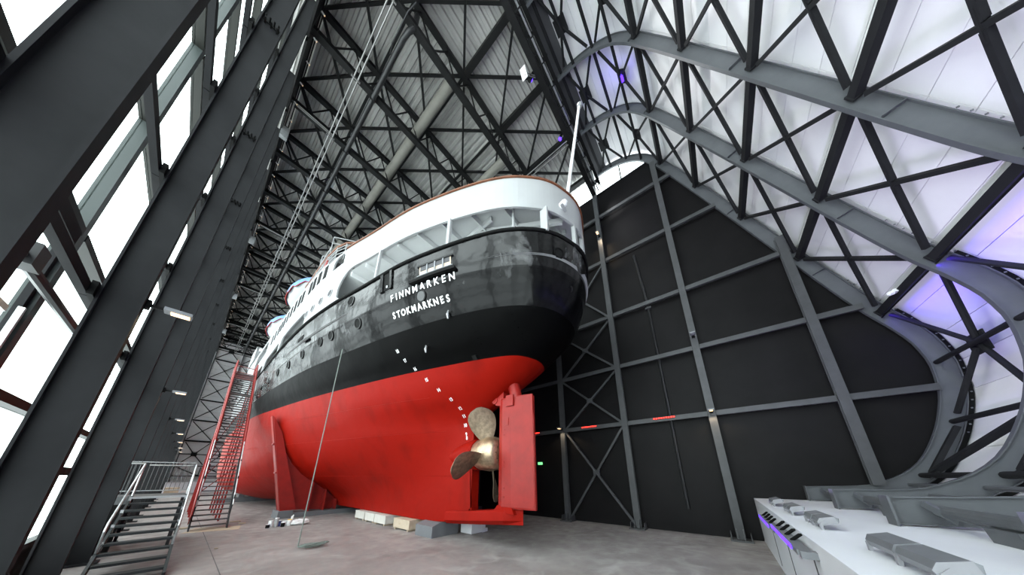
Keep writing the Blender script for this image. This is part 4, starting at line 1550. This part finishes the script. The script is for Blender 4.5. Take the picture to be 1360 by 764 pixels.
# mooring port with bars, fender below it, boarding door opening
mp_ = hull_patch('mooring_port', 6.2, 7.55, 9.58, 9.95, 'woodpale', -0.02, 0.012)
hull_patch('port_frame', 6.12, 7.63, 9.95, 10.02, 'hull_black', -0.02, 0.05, mp_)
hull_patch('port_frame', 6.12, 7.63, 9.55, 9.58, 'flood', -0.02, 0.05, mp_)
for y in (6.5, 6.84, 7.18):
    hull_patch('bar', y - 0.025, y + 0.025, 9.58, 9.95, 'flood', 0.0, 0.05, mp_)
hull_patch('port_shutter', 6.25, 7.5, 9.75, 9.95, 'gap', 0.0, 0.02, mp_)
hull_patch('fender', 6.0, 7.95, 9.34, 9.43, 'rubber', -0.02, 0.14)
dr = hull_patch('boarding_opening', 9.1, 9.5, 9.62, 10.4, 'rubber', -0.02, 0.014)
hull_patch('door_leaf', 9.5, 9.68, 9.6, 10.42, 'hull_black', -0.02, 0.06, dr)
hull_patch('door_leaf', 8.98, 9.1, 9.6, 10.42, 'hull_black', -0.02, 0.06, dr)
hull_patch('door_chain', 9.22, 9.3, 9.7, 9.8, 'galv', 0.0, 0.04, dr)
for y, z in ((6.63, 7.95), (8.16, 7.2)):
    h = on_hull(y, z)
    e = MB()
    e.path([h[0] + h[1] * 0.05 + Vector((0, 0, 0.18)), h[0] + h[1] * 0.11, h[0] + h[1] * 0.05 - Vector((0, 0, 0.18))], [0.025, 0.05, 0.025], 8)
    o_ = e.build('mooring_eye', 'galv', ship)
    MB().path([h[0] + h[1] * 0.03 + Vector((0, 0.13, 0.05)), h[0] + h[1] * 0.06 + Vector((0, 0, 0.3)), h[0] + h[1] * 0.03 + Vector((0, -0.13, 0.05))], 0.02, 6).build('eye_bracket', 'hull_black', o_)
hull_patch('hull_sensor', 6.4, 6.56, 6.62, 6.75, 'rubber', 0.0, 0.08)
# stern light on the white bulwark
c, tn, nn_ = side_frame(2.87, 12.0)
sl = MB().lathe(c, Vector((-0.3, -1, 0)), [(0, 0.13), (0.18, 0.12), (0.26, 0.06)], 16).build('stern_light', 'plastic_white', ship)
MB().beam(c + Vector((-0.25, -0.12, -0.24)), c + Vector((0.1, -0.12, -0.24)), 0.1, 0.03).build('light_tray', 'whitepaint', sl)
# flagpole
fp = MB().path([(XS, 3.35, 12.1), (XS, 2.07, 18.7)], [0.085, 0.06], 12).build('flagpole', 'plastic_white', ship)
MB().lathe((XS, 2.05, 18.7), (0, -0.2, 1), [(0, 0.05), (0.05, 0.12), (0.14, 0.12), (0.2, 0.04)], 14).build('pole_truck', 'whitepaint', fp)
MB().tube((XS, 3.15, 13.15), (XS, 3.05, 13.7), 0.11, 12).build('pole_socket', 'galv', fp)

# ---- names and draught marks on the hull
def letter(ch, y, z, h, m='plastic_white', parent=ship, name='letter', bold=0.012, sx=0.74):
    cu = bpy.data.curves.new('text', 'FONT')
    cu.body = ch
    cu.size = h / 0.70
    cu.align_x = 'CENTER'
    cu.align_y = 'BOTTOM_BASELINE' if False else 'CENTER'
    cu.extrude = 0.006
    cu.offset = bold
    cu.resolution_u = 3
    tmp = bpy.data.objects.new('text', cu)
    COL.objects.link(tmp)
    dg = bpy.context.evaluated_depsgraph_get()
    me = bpy.data.meshes.new_from_object(tmp.evaluated_get(dg))
    bpy.data.objects.remove(tmp)
    p_, n_ = on_hull(y, z)
    zax = n_.normalized()
    xax = Vector((0, -1, 0))
    xax = (xax - zax * xax.dot(zax)).normalized()
    yax = zax.cross(xax)
    rot = Matrix((xax, yax, zax)).transposed()
    off = Vector((XS, 12.0, 0.5))
    for v in me.vertices:
        v.co = rot @ Vector((v.co.x * sx, v.co.y, v.co.z)) + p_ + zax * 0.012 - off
    me.materials.clear()
    me.materials.append(M[m])
    o_ = bpy.data.objects.new(name, me)
    COL.objects.link(o_)
    o_.parent = parent
    return o_


def hull_name(text, ya, yb, za, zb, h, gap, bold, sx):
    adv = [{'I': 0.45, 'M': 1.22, 'N': 1.02, 'O': 1.06}.get(c_, 0.92) + gap for c_ in text]
    tot = sum(adv) - gap
    acc = 0.0
    for c_, w_ in zip(text, adv):
        f = (acc + (w_ - gap) / 2) / tot
        acc += w_
        letter(c_, ya + (yb - ya) * f, za + (zb - za) * f, h, bold=bold, sx=sx)


hull_name('FINNMARKEN', 9.10, 6.06, 9.13, 9.11, 0.27, 0.42, 0.006, 0.9)
hull_name('STOKMARKNES', 9.13, 6.38, 8.47, 8.43, 0.25, 0.14, 0.010, 0.84)
for i, ch in enumerate(['18', '17', '16', '15', '14', '13', '12', '11', '10', '9', '8']):
    yz = [(9.6, 7.34), (9.5, 7.01), (9.28, 6.69), (8.95, 6.24), (8.6, 5.82), (8.3, 5.46), (8.18, 5.14), (8.2, 4.85), (8.3, 4.49), (8.29, 4.11), (8.27, 3.95)][i]
    letter(ch, yz[0], yz[1], 0.15, name='draught_mark', bold=0.004)

# ---- boat deck, rails, lifeboats, bridge wing further forward
MB().box(XS - 5.0, XS + 5.0, 14.6, 44, 13.78, 13.86).build('boat_deck', 'whitepaint', ship)
m_ = MB()
m_.sheet([[(XS - 4.6, 44, 13.8), (XS - 4.6, 15.2, 13.8), (XS - 3.6, 14.2, 13.8), (XS + 3.6, 14.2, 13.8)], [(XS - 4.6, 44, 12.9), (XS - 4.6, 15.2, 12.9), (XS - 3.6, 14.2, 12.9), (XS + 3.6, 14.2, 12.9)]])
m_.build('deck_house', 'whitepaint', ship)
rail_pts = [(2.42, 22.0), (2.45, 18.2), (2.5, 16.2), (2.62, 15.0), (2.85, 14.3), (3.3, 13.75), (4.0, 13.3), (5.2, 12.95), (7.55, 12.8), (9.9, 12.95), (11.2, 13.4)]
m_ = MB()
m_.path([(x, y, 15.1) for x, y in rail_pts], 0.055, 8)
m_.build('boat_deck_rail_cap', 'wood', ship)
m_ = MB()
for z in (14.25, 14.5, 14.75, 14.95):
    m_.path([(x, y, z) for x, y in rail_pts], 0.018, 6)
for (x, y), (x2, y2) in zip(rail_pts[:-1], rail_pts[1:]):
    L_ = math.hypot(x2 - x, y2 - y)
    for k in range(max(1, int(L_ / 0.7))):
        f = k / max(1, int(L_ / 0.7))
        m_.tube((x + (x2 - x) * f, y + (y2 - y) * f, 13.9), (x + (x2 - x) * f, y + (y2 - y) * f, 15.08), 0.022, 6)
m_.build('boat_deck_railing', 'whitepaint', ship)
MB().lathe((3.7, 14.1, 13.85), (0, 0, 1), [(0, 0.35), (0.7, 0.35), (0.95, 0.5), (1.1, 0.45)], 18).build('ventilator', 'whitepaint', ship)
MB().lathe((2.55, 16.3, 14.55), (-1, 0, 0), [(0, 0.28), (0.07, 0.28)], 18).build('lifebuoy', 'redpaint', ship)
m_ = MB()
for (x0, y0, z0), (x1, y1, z1) in [((2.6, 16.6, 15), (2.6, 16.6, 17)), ((3.6, 15.9, 15), (3.6, 15.9, 17)), ((2.6, 16.6, 17), (3.6, 15.9, 17)), ((2.6, 16.6, 16.5), (3.6, 15.9, 16.5)), ((2.55, 18.4, 15), (2.55, 18.4, 16.6)), ((2.55, 18.4, 16.6), (3.2, 17.9, 16.6)), ((3.2, 17.9, 15), (3.2, 17.9, 16.6)), ((2.55, 18.4, 15.9), (2.6, 16.6, 16.2))]:
    m_.tube((x0, y0, z0), (x1, y1, z1), 0.03, 6)
m_.build('upper_rail_frame', 'whitepaint', ship)
MB().box(2.8, 3.7, 17.6, 19.2, 14.9, 16.2).build('deck_locker', 'whitepaint', ship)


def lifeboat(y0, y1, x, z):
    L_ = y1 - y0
    hull_, cov, gun = MB(), MB(), MB()
    rows_, crow = [], []
    for i in range(17):
        u = i / 16
        w = 1.05 * (1 - abs(2 * u - 1) ** 2.6) + 0.04
        sh = 0.28 * abs(2 * u - 1) ** 2
        y = y0 + L_ * u
        rows_.append([(x + w * math.sin(a), y, z + sh + 0.95 - 0.95 * math.cos(a) * (0.25 + 0.75 * min(1, w))) for a in np.linspace(-math.pi / 2, math.pi / 2, 11)])
        drop = 0.32 + 0.12 * math.sin(i * 2.1)
        crow.append([(x - w * 1.04, y, z + sh + 0.93 - drop)] + [(x + w * 1.05 * math.sin(a), y, z + sh + 0.93 + 0.42 * math.cos(a) * min(1, w + 0.1)) for a in np.linspace(-math.pi / 2, math.pi / 2, 9)] + [(x + w * 1.04, y, z + sh + 0.93 - drop)])
    hull_.sheet(rows_)
    cov.sheet(crow)
    o_ = hull_.build('lifeboat', 'whitepaint', ship, smooth=True)
    cov.build('boat_cover', 'bluecover', o_, smooth=True)
    for s in (0, -1):
        gun.path([Vector(r_[s]) for r_ in crow], 0.03, 6)
    gun.build('gunwale_rope', 'redpaint', o_)
    for yy in (y0 + 1.0, y1 - 1.0):
        MB().path([(x + 1.3, yy, 13.9), (x + 1.3, yy, z + 1.8), (x + 0.8, yy, z + 2.3), (x, yy, z + 2.2)], 0.09, 8).build('davit', 'whitepaint', o_)
    return o_


lifeboat(19.6, 25.2, 2.9, 14.55)
lifeboat(27.0, 33.0, 2.9, 14.75)
# bridge wing and foremost works
wg = MB().prism([(40.0, 15.2), (44.5, 15.2), (44.5, 17.2), (40.6, 17.2), (40.0, 16.4)], XS - 5.4, XS + 5.4, lambda a, b, s: (s, a, b)).build('bridge_wing', 'whitepaint', ship)
MB().box(XS - 4.4, XS + 4.4, 38, 44, 13.8, 15.2).build('bridge_house', 'whitepaint', ship)
MB().lathe((2.4, 37.4, 14.9), (0, 0, 1), [(0, 0.05), (0.6, 0.05), (0.62, 0.22), (0.95, 0.22), (1.0, 0.1)], 14).build('searchlight', 'galv', ship)
MB().box(XS - 4.8, XS + 4.8, 44, 52, 10.4, 10.5).build('fore_deck', 'whitepaint', ship)
m_ = MB()
for sgn in (-1, 1):
    pts0 = [(XS + sgn * hull_b(y), y, 10.5) for y in np.linspace(44, 65.5, 14)]
    m_.sheet([pts0, [(p_[0], p_[1], 11.9 + 0.04 * (p_[1] - 44)) for p_ in pts0]])
m_.build('fore_bulwark', 'whitepaint', ship)

# ================================================================ PROPS ON THE FLOOR
# ---- shoring cradle under the port bilge
CY = 21.5
t = thing('support_cradle', 'red steel support cradle with tapering buttress under the port side of the hull', 'cradle', (5.2, CY, 0))
bs = MB()
bs.prism([(3.95, -0.0), (4.35, 0.0), (4.5, 0.0)], 0, 0.01, lambda a, b, s: (a, CY, 0.01 * s)) if False else None
bs.box(4.05, 4.75, CY - 0.75, CY + 0.75, 0.0, 0.42).box(4.75, 8.6, CY - 0.6, CY + 0.6, 0.0, 0.28)
bs.build('base_beam', 'concrete', t)
def hb(z):
    return XS - float(np.interp(CY, GY[0], GB[0])) if z < 0.5 else on_hull(CY, z)[0].x
zz = [0.55, 0.8, 1.1, 1.5, 2.0, 2.5, 3.2, 4.0, 4.8, 5.6, 6.1]
crv = [(hb(z) - 0.03, z) for z in zz]
plate_ = [(4.45, 0.42), (6.9, 0.28)] + [c_ for c_ in crv if c_[1] < 4.9]
outer_ = [(4.15, 0.42), (4.75, 0.42)] + [(hb(z) - 0.02 + (0.55 if z < 4.5 else 0.3), z) for z in (3.0, 4.0, 4.9)] + [(hb(5.9) - 0.02, 5.9), (hb(5.9) - 0.16, 6.1), (3.25, 4.2)]
MB().prism(plate_, CY - 0.02, CY + 0.02, lambda a, b, s: (a, s, b)).build('web_plate', 'redpaint', t)
MB().beam((4.2, CY - 0.0, 0.42), (2.72, CY, 6.0), 0.55, 0.05, up=(1, 0, 0)).build('outer_flange', 'redpaint', t)
bt = MB()
bt.prism([(4.16, 0.42), (4.95, 0.42), (3.35, 5.0), (2.74, 6.0)], CY - 0.42, CY - 0.36, lambda a, b, s: (a, s, b))
bt.build('buttress_plate', 'redpaint', t)
MB().prism([(4.16, 0.42), (4.95, 0.42), (3.35, 5.0), (2.74, 6.0)], CY + 0.36, CY + 0.42, lambda a, b, s: (a, s, b)).build('buttress_plate', 'redpaint', t)
for x in (5.55, 6.35, 7.05):
    zt = None
    for z in np.arange(0.5, 4.5, 0.05):
        if on_hull(CY, z)[0].x < x:
            zt = z
            break
    if zt and zt > 0.45:
        MB().prism([(x - 0.03, 0.28), (x + 0.03, 0.28), (x + 0.03, zt - 0.15), (x - 0.03, zt - 0.02)], CY - 0.5, CY + 0.5, lambda a, b, s: (a, s, b)).build('rib', 'redpaint', t)
for z in (2.6, 4.3):
    f = (z - 0.42) / 5.58
    MB().box(4.2 - 1.48 * f - 0.08, 4.2 - 1.48 * f, CY - 0.24, CY + 0.24, z - 0.05, z + 0.05).build('splice_plate', 'redpaint', t)
t = thing('support_cradle', 'second support cradle far forward in the shadow under the hull', 'cradle', (5.2, 38, 0))
MB().box(2.6, 12.5, 37.4, 38.6, 0, 0.42).build('base_beam', 'concrete', t)
MB().box(4.0, 4.4, 37.5, 38.5, 0.42, 0.7).build('pad', 'concrete', t)

# ---- keel blocks and crates
t = thing('keel_block', 'dark grey chamfered keel block under the stern', 'block', (7.55, 10.2, 0))
MB().prism([(6.88, 0.0), (8.25, 0.0), (8.25, 0.42), (7.85, keel_z(10.2) + 0.0), (7.25, keel_z(10.2) + 0.0), (6.88, 0.42)], 9.65, 10.85, lambda a, b, s: (a, s, b)).build('block_body', 'concrete', t)
for i, (y0, y1, x0, lb, m) in enumerate(((16.3, 17.5, 7.0, 'flat white crate under the keel, farthest from the grey block', 'crate'), (15.05, 16.15, 6.98, 'white crate with an inscription under the keel', 'crate'), (13.75, 14.95, 6.96, 'white crate under the keel next to the pale plywood one', 'crate'), (11.5, 12.9, 6.95, 'pale plywood crate just in front of the grey keel block', 'woodpale'))):
    t = thing('crate', lb, 'crate', (x0 + 0.5, (y0 + y1) / 2, 0))
    MB().box(x0, x0 + 1.0, y0, y1, 0.08, 0.47).build('box_body', m, t)
    for y in (y0 + 0.1, y1 - 0.2):
        MB().box(x0 + 0.02, x0 + 0.98, y, y + 0.1, 0.0, 0.08).build('runner', 'card', t)
    MB().box(x0 - 0.015, x0 + 1.015, y0 - 0.01, y1 + 0.01, 0.44, 0.475).build('lid', m, t)
    if i == 3:
        MB().box(x0 - 0.012, x0, y0 + 0.75, y0 + 0.9, 0.24, 0.3).build('handle', 'card', t)
t = thing('tilted_board', 'white tilted shoring board behind the grey keel block', 'board', (8.6, 9.5, 0))
MB().prism([(8.35, 8.9), (9.0, 8.9), (9.3, 9.0), (9.3, 9.1), (8.35, 9.6)], 0.02, 0.42, lambda a, b, s: (a + 0.0, b, s)).build('board_body', 'plinth', t)
MB().prism([(9.0, 8.88), (9.4, 8.95), (9.4, 9.05), (9.0, 9.02)], 0.0, 0.14, lambda a, b, s: (a, b, s)).build('wedge', 'plinth', t)

# ---- paint pots on the floor by the cradle
POTS = [(3.32, 17.95, .09, .30, 'plastic_white', 'tall white paint tin at the end of the row by the cradle'), (3.50, 17.75, .08, .42, 'galv', 'tall metal can leaning among the paint pots'), (3.62, 17.95, .10, .26, 'paint_blue', 'blue plastic pot in the row by the cradle'), (3.74, 17.6, .08, .2, 'rubber', 'small black pot in front of the row by the cradle'), (3.85, 17.85, .1, .24, 'plastic_white', 'white pot beside the yellow lidded one'), (4.0, 17.7, .09, .3, 'paint_yellow', 'yellow lidded pot in the row by the cradle'), (4.12, 17.9, .05, .42, 'plastic_white', 'thin white spray bottle in the row by the cradle'), (3.2, 17.75, .08, .16, 'rubber', 'low dark pot at the near end of the row')]
for x, y, r_, h_, m, lb in POTS:
    t = thing('paint_pot', lb, 'pot', (x, y, 0))
    MB().lathe((x, y, 0), (0, 0, 1), [(0, r_), (h_ * .9, r_), (h_ * .93, r_ * 0.9)], 16).build('pot_body', m if m != 'paint_yellow' else 'plastic_white', t)
    MB().lathe((x, y, h_ * .93), (0, 0, 1), [(0, r_ * 1.04), (h_ * .07, r_ * 1.04)], 16).build('lid', m if m == 'paint_yellow' else 'plastic_white', t)
    if r_ < 0.06:
        MB().tube((x, y, h_), (x + 0.05, y, h_ + 0.06), 0.015, 6).build('nozzle', 'plastic_white', t)
t = thing('plastic_bag', 'crumpled white plastic bag beside the paint pots', 'bag', (4.4, 17.7, 0))
m_ = MB()
rows = []
for i in range(9):
    a = math.pi * i / 8
    rows.append([(4.42 + (0.34 + 0.07 * RND.random()) * math.sin(a) * math.cos(b) * 1.1, 17.7 + (0.2 + 0.06 * RND.random()) * math.sin(a) * math.sin(b), 0.10 - (0.10 + 0.0 * RND.random()) * math.cos(a) * (1 if i > 4 else 1) + (0.09 * RND.random() if i > 4 else 0)) for b in np.linspace(0, 2 * math.pi, 15)])
m_.sheet(rows)
m_.build('bag_body', 'plastic_white', t)

# ---- rope hanging from the hull with its coil on the floor
hp, hn = on_hull(12.75, 8.05)
pts = [hp + hn * 0.04]
for k in range(1, 15):
    f = k / 14
    pts.append(Vector((hp.x - 0.04 + (3.2 - hp.x) * f, 12.75 + (12.2 - 12.75) * f, 8.05 * (1 - f) + 0.02 * f)))
t = thing('hanging_rope', 'thin grey rope hanging from the hull with its end coiled on the floor', 'rope', (3.2, 12.2, 0))
MB().path(pts, 0.02, 6).build('hanging_line', 'rope', t)
cpts = []
for k in range(90):
    a = k * 0.42
    rr_ = 0.14 + 0.10 * math.sin(k * 0.7)
    cpts.append((3.38 + 0.012 * (k % 20) + (rr_ + 0.12) * math.cos(a), 11.95 - 0.004 * k + rr_ * math.sin(a), 0.025 + 0.0016 * k))
MB().path([(3.2, 12.2, 0.03)] + cpts, 0.018, 5).build('coil', 'rope', t)

# ---- cardboard and litter by the red stair
t = thing('cardboard_sheet', 'flat brown cardboard sheet under the foot of the red stair', 'cardboard', (1.5, 19.3, 0))
MB().prism([(0.6, 19.0), (2.3, 18.4), (2.5, 19.6), (1.0, 20.4)], 0.002, 0.012, lambda a, b, s: (a, b, s)).build('sheet', 'card', t)
for x, y, w, lb in ((2.45, 21.4, 0.22, 'small pale wooden offcut on the floor right of the red stair'), (2.6, 20.3, 0.14, 'small white scrap on the floor near the cardboard sheet'), (0.5, 20.6, 0.3, 'white scrap of board behind the foot of the red stair'), (1.35, 14.2, 0.05, 'tiny dark scrap on the open floor')):
    t = thing('offcut', lb, 'scrap', (x, y, 0))
    MB().prism([(-w, -w * .4), (w * .9, -w * .5), (w, w * .3), (-w * .8, w * .5)], 0.0, 0.06 if w > 0.1 else 0.03, lambda a, b, s: (x + a, y + b, s)).build('piece', 'woodpale' if w < 0.25 and w > 0.1 else 'card', t)

# ---- grey steel stair and landing in the near left
X0, X1 = -0.88, 0.30
SY0, SY1, SZ = 11.6, 16.0, 1.73
t = thing('steel_stair', 'short dark steel stair with galvanised handrails leading to a low landing', 'stair', (-0.29, SY0, 0))
NS = 10
for k in range(NS):
    z = SZ * (k + 1) / NS
    y = SY0 + (SY1 - SY0) * (k + 0.2) / NS
    m_ = MB().box(X0 + 0.03, X1 - 0.03, y, y + 0.27, z - 0.05, z)
    m_.box(X0 + 0.03, X1 - 0.03, y - 0.004, y, z - 0.06, z)
    m_.build('tread', 'stairdark' if k < NS - 1 else 'galv', t)
dy = SY1 - SY0
for x in (X0, X1):
    MB().beam((x, SY0 - 0.12, -0.02), (x, SY1 + 0.1, SZ - 0.06), 0.05, 0.24).build('stringer', 'stairdark', t)
    hr = MB()
    hr.path([(x, SY0 + 1.05, 0.55), (x, SY0 + 0.95, 1.05), (x, SY0 + 1.1, 1.2 + 0.05), (x, SY1 + 0.02, SZ + 1.08)], 0.024, 8)
    hr.tube((x, SY1, SZ), (x, SY1, SZ + 1.1), 0.024, 8)
    hr.build('handrail', 'galv', t)
    for k in range(4):
        y = SY0 + 1.5 + k * 0.85
        z = SZ * (y - SY0) / dy
        MB().box(x - 0.03, x + 0.03, y - 0.04, y + 0.04, z - 0.05, z + 0.14).build('bracket', 'galv', t)
t = thing('stair_landing', 'low steel landing with barred railing at the top of the dark stair', 'landing', (-0.7, 17.1, 0))
MB().box(-1.95, X1, SY1, 18.1, SZ - 0.05, SZ).build('landing_deck', 'tread', t)
MB().box(-1.95, X0 - 0.06, SY1 - 0.02, SY1, SZ - 0.24, SZ + 0.02).build('edge_plate', 'tread', t)
MB().box(-1.95, X0 - 0.05, SY1 + 0.0, SY1 + 0.03, 0, SZ - 0.24).build('skirt_panel', 'rubber', t)
for x in (-1.0, X1 - 0.08):
    for y in (SY1 + 0.2, 17.9):
        MB().box(x, x + 0.08, y, y + 0.08, 0, SZ - 0.05).build('leg', 'stairdark', t)
r_ = MB()
for z in (SZ + 0.12, SZ + 1.22):
    r_.tube((-1.95, 18.05, z), (X1, 18.05, z), 0.018, 6)
    r_.tube((-0.95, SY1 + 0.06, z), (-0.95, 18.05, z), 0.014, 6) if False else None
r_.build('railing_rail', 'galv', t)
for k in range(20):
    x = -1.9 + k * 0.115
    MB().tube((x, 18.05, SZ + 0.1), (x, 18.05, SZ + 1.22), 0.009, 5).build('railing_bar', 'tread', t)
MB().tube((-1.95, SY1 + 0.02, SZ + 1.1), (X0, SY1 + 0.02, SZ + 1.1), 0.026, 8).build('front_rail', 'galv', t)
MB().tube((X0, 18.0, SZ + 1.1), (X1, 18.0, SZ + 1.1), 0.022, 8).build('back_rail', 'galv', t)
MB().box(-1.95, -1.9, SY1, 18.1, 0.0, SZ - 0.06).build('rear_support', 'stairdark', t)
for k in range(12):
    x = -1.9 + k * 0.085
    MB().tube((x, SY1 + 0.02, SZ + 0.05), (x, SY1 + 0.02, SZ + 1.2), 0.008, 5).build('railing_bar', 'tread', t)

# ---- tall red stair up to the ship
RX0, RX1 = 0.78, 1.98
RY0, RY1, RZ = 19.4, 30.0, 10.6
t = thing('red_stair_tower', 'tall steep stair with red side rails climbing beside the ship', 'stair', (1.4, RY0, 0))
NS = 50
tp = MB().box(RX0 + 0.03, RX1 - 0.03, 0, 0.24, -0.035, 0)
first = None
for k in range(NS):
    z = RZ * (k + 1) / NS
    y = RY0 + (RY1 - RY0) * k / NS
    if k in (22, 39):
        MB().box(RX0, RX1, y, y + 0.8, z - 0.06, z - 0.005).build('landing', 'tread', t)
    if first is None:
        first = MB().box(RX0 + 0.03, RX1 - 0.03, y, y + 0.24, z - 0.05, z).build('tread', 'tread', t)
        fy, fz = y, z
    else:
        c_ = first.copy()
        COL.objects.link(c_)
        c_.location = Vector((0, y - fy, z - fz))
m1 = 0.30
def S_(f):
    return RY0 + (RY1 - RY0) * f, RZ * f
for x, d in ((RX0, -1), (RX1, 1)):
    ya, za = S_(-0.01)
    yb, zb = S_(0.32)
    yc, zc = S_(1.0)
    MB().beam((x, ya, za), (x, yb, zb), 0.05, 0.24).build('lower_stringer', 'stairdark', t)
    MB().beam((x, yb, zb), (x, yc, zc), 0.06, 0.26).build('upper_stringer', 'redpaint', t)
    MB().tube((x, ya + 0.3, za + 1.15), (x, yb, zb + 1.05), 0.028, 8).build('lower_handrail', 'galv', t)
    MB().tube((x, yb, zb + 1.05), (x, yc, zc + 1.05), 0.05, 8).build('upper_handrail', 'redpaint', t)
    for k in range(12):
        y, z = S_(0.04 + k * 0.086)
        MB().tube((x, y, z), (x, y, z + 1.08), 0.025, 6).build('baluster', 'redpaint' if k > 3 else 'stairdark', t)
    if d < 0:
        y0_, z0_ = S_(-0.005)
        MB().beam((x - 0.06, y0_, z0_ + 0.55), (x - 0.06, yc, zc + 0.55), 0.03, 0.62).build('side_guard', 'redpaint', t)
for f in (0.3, 0.45, 0.62, 0.8, 0.98):
    y, z = S_(f)
    for x in (RX0 + 0.1, RX1 - 0.1):
        MB().box(x - 0.035, x + 0.035, y - 0.035, y + 0.035, 0, z - 0.12).build('leg', 'redpaint', t)
fs_ = [0.3, 0.45, 0.62, 0.8, 0.98]
for a, b in zip(fs_[:-1], fs_[1:]):
    ya, za = S_(a)
    yb, zb = S_(b)
    MB().beam((RX0 + 0.1, ya, 0.2), (RX0 + 0.1, yb, za), 0.04, 0.04).build('cross_tie', 'redpaint', t)
    MB().beam((RX0 + 0.1, ya, za * 0.5), (RX1 - 0.1, ya, za * 0.9), 0.04, 0.04).build('cross_tie', 'redpaint', t)
y, z = S_(1.0)
MB().box(RX0, 2.6, y, y + 1.6, z - 0.08, z).build('top_landing', 'redpaint', t)
m_ = MB()
for x in (RX0, RX1):
    for yy in (y, y + 0.8, y + 1.6):
        m_.tube((x, yy, z), (x, yy, z + 1.1), 0.03, 6)
for zz_ in (z + 0.55, z + 1.1):
    m_.tube((RX0, y, zz_), (RX0, y + 1.6, zz_), 0.03, 6)
    m_.tube((RX0, y + 1.6, zz_), (RX1, y + 1.6, zz_), 0.03, 6)
    m_.tube((RX1, y, zz_), (RX1, y + 1.6, zz_), 0.03, 6)
m_.build('landing_railing', 'redpaint', t)

# ---- clutter far away at the foot of the bow end
for x, y, w, h_, m, lb in ((-0.3, 57, 1.2, 1.0, 'card', 'brown pallet load far away at the foot of the end wall'), (0.9, 58, 0.8, 0.7, 'plastic_white', 'white pallet load far away at the foot of the end wall')):
    t = thing('pallet_load', lb, 'pallet', (x, y, 0))
    MB().box(x - w / 2, x + w / 2, y - 0.5, y + 0.5, 0.15, h_).build('load', m, t)
    for s in (-1, 0, 1):
        MB().box(x + s * (w / 2 - 0.08) - 0.06, x + s * (w / 2 - 0.08) + 0.06, y - 0.5, y + 0.5, 0, 0.15).build('runner', 'woodpale', t)
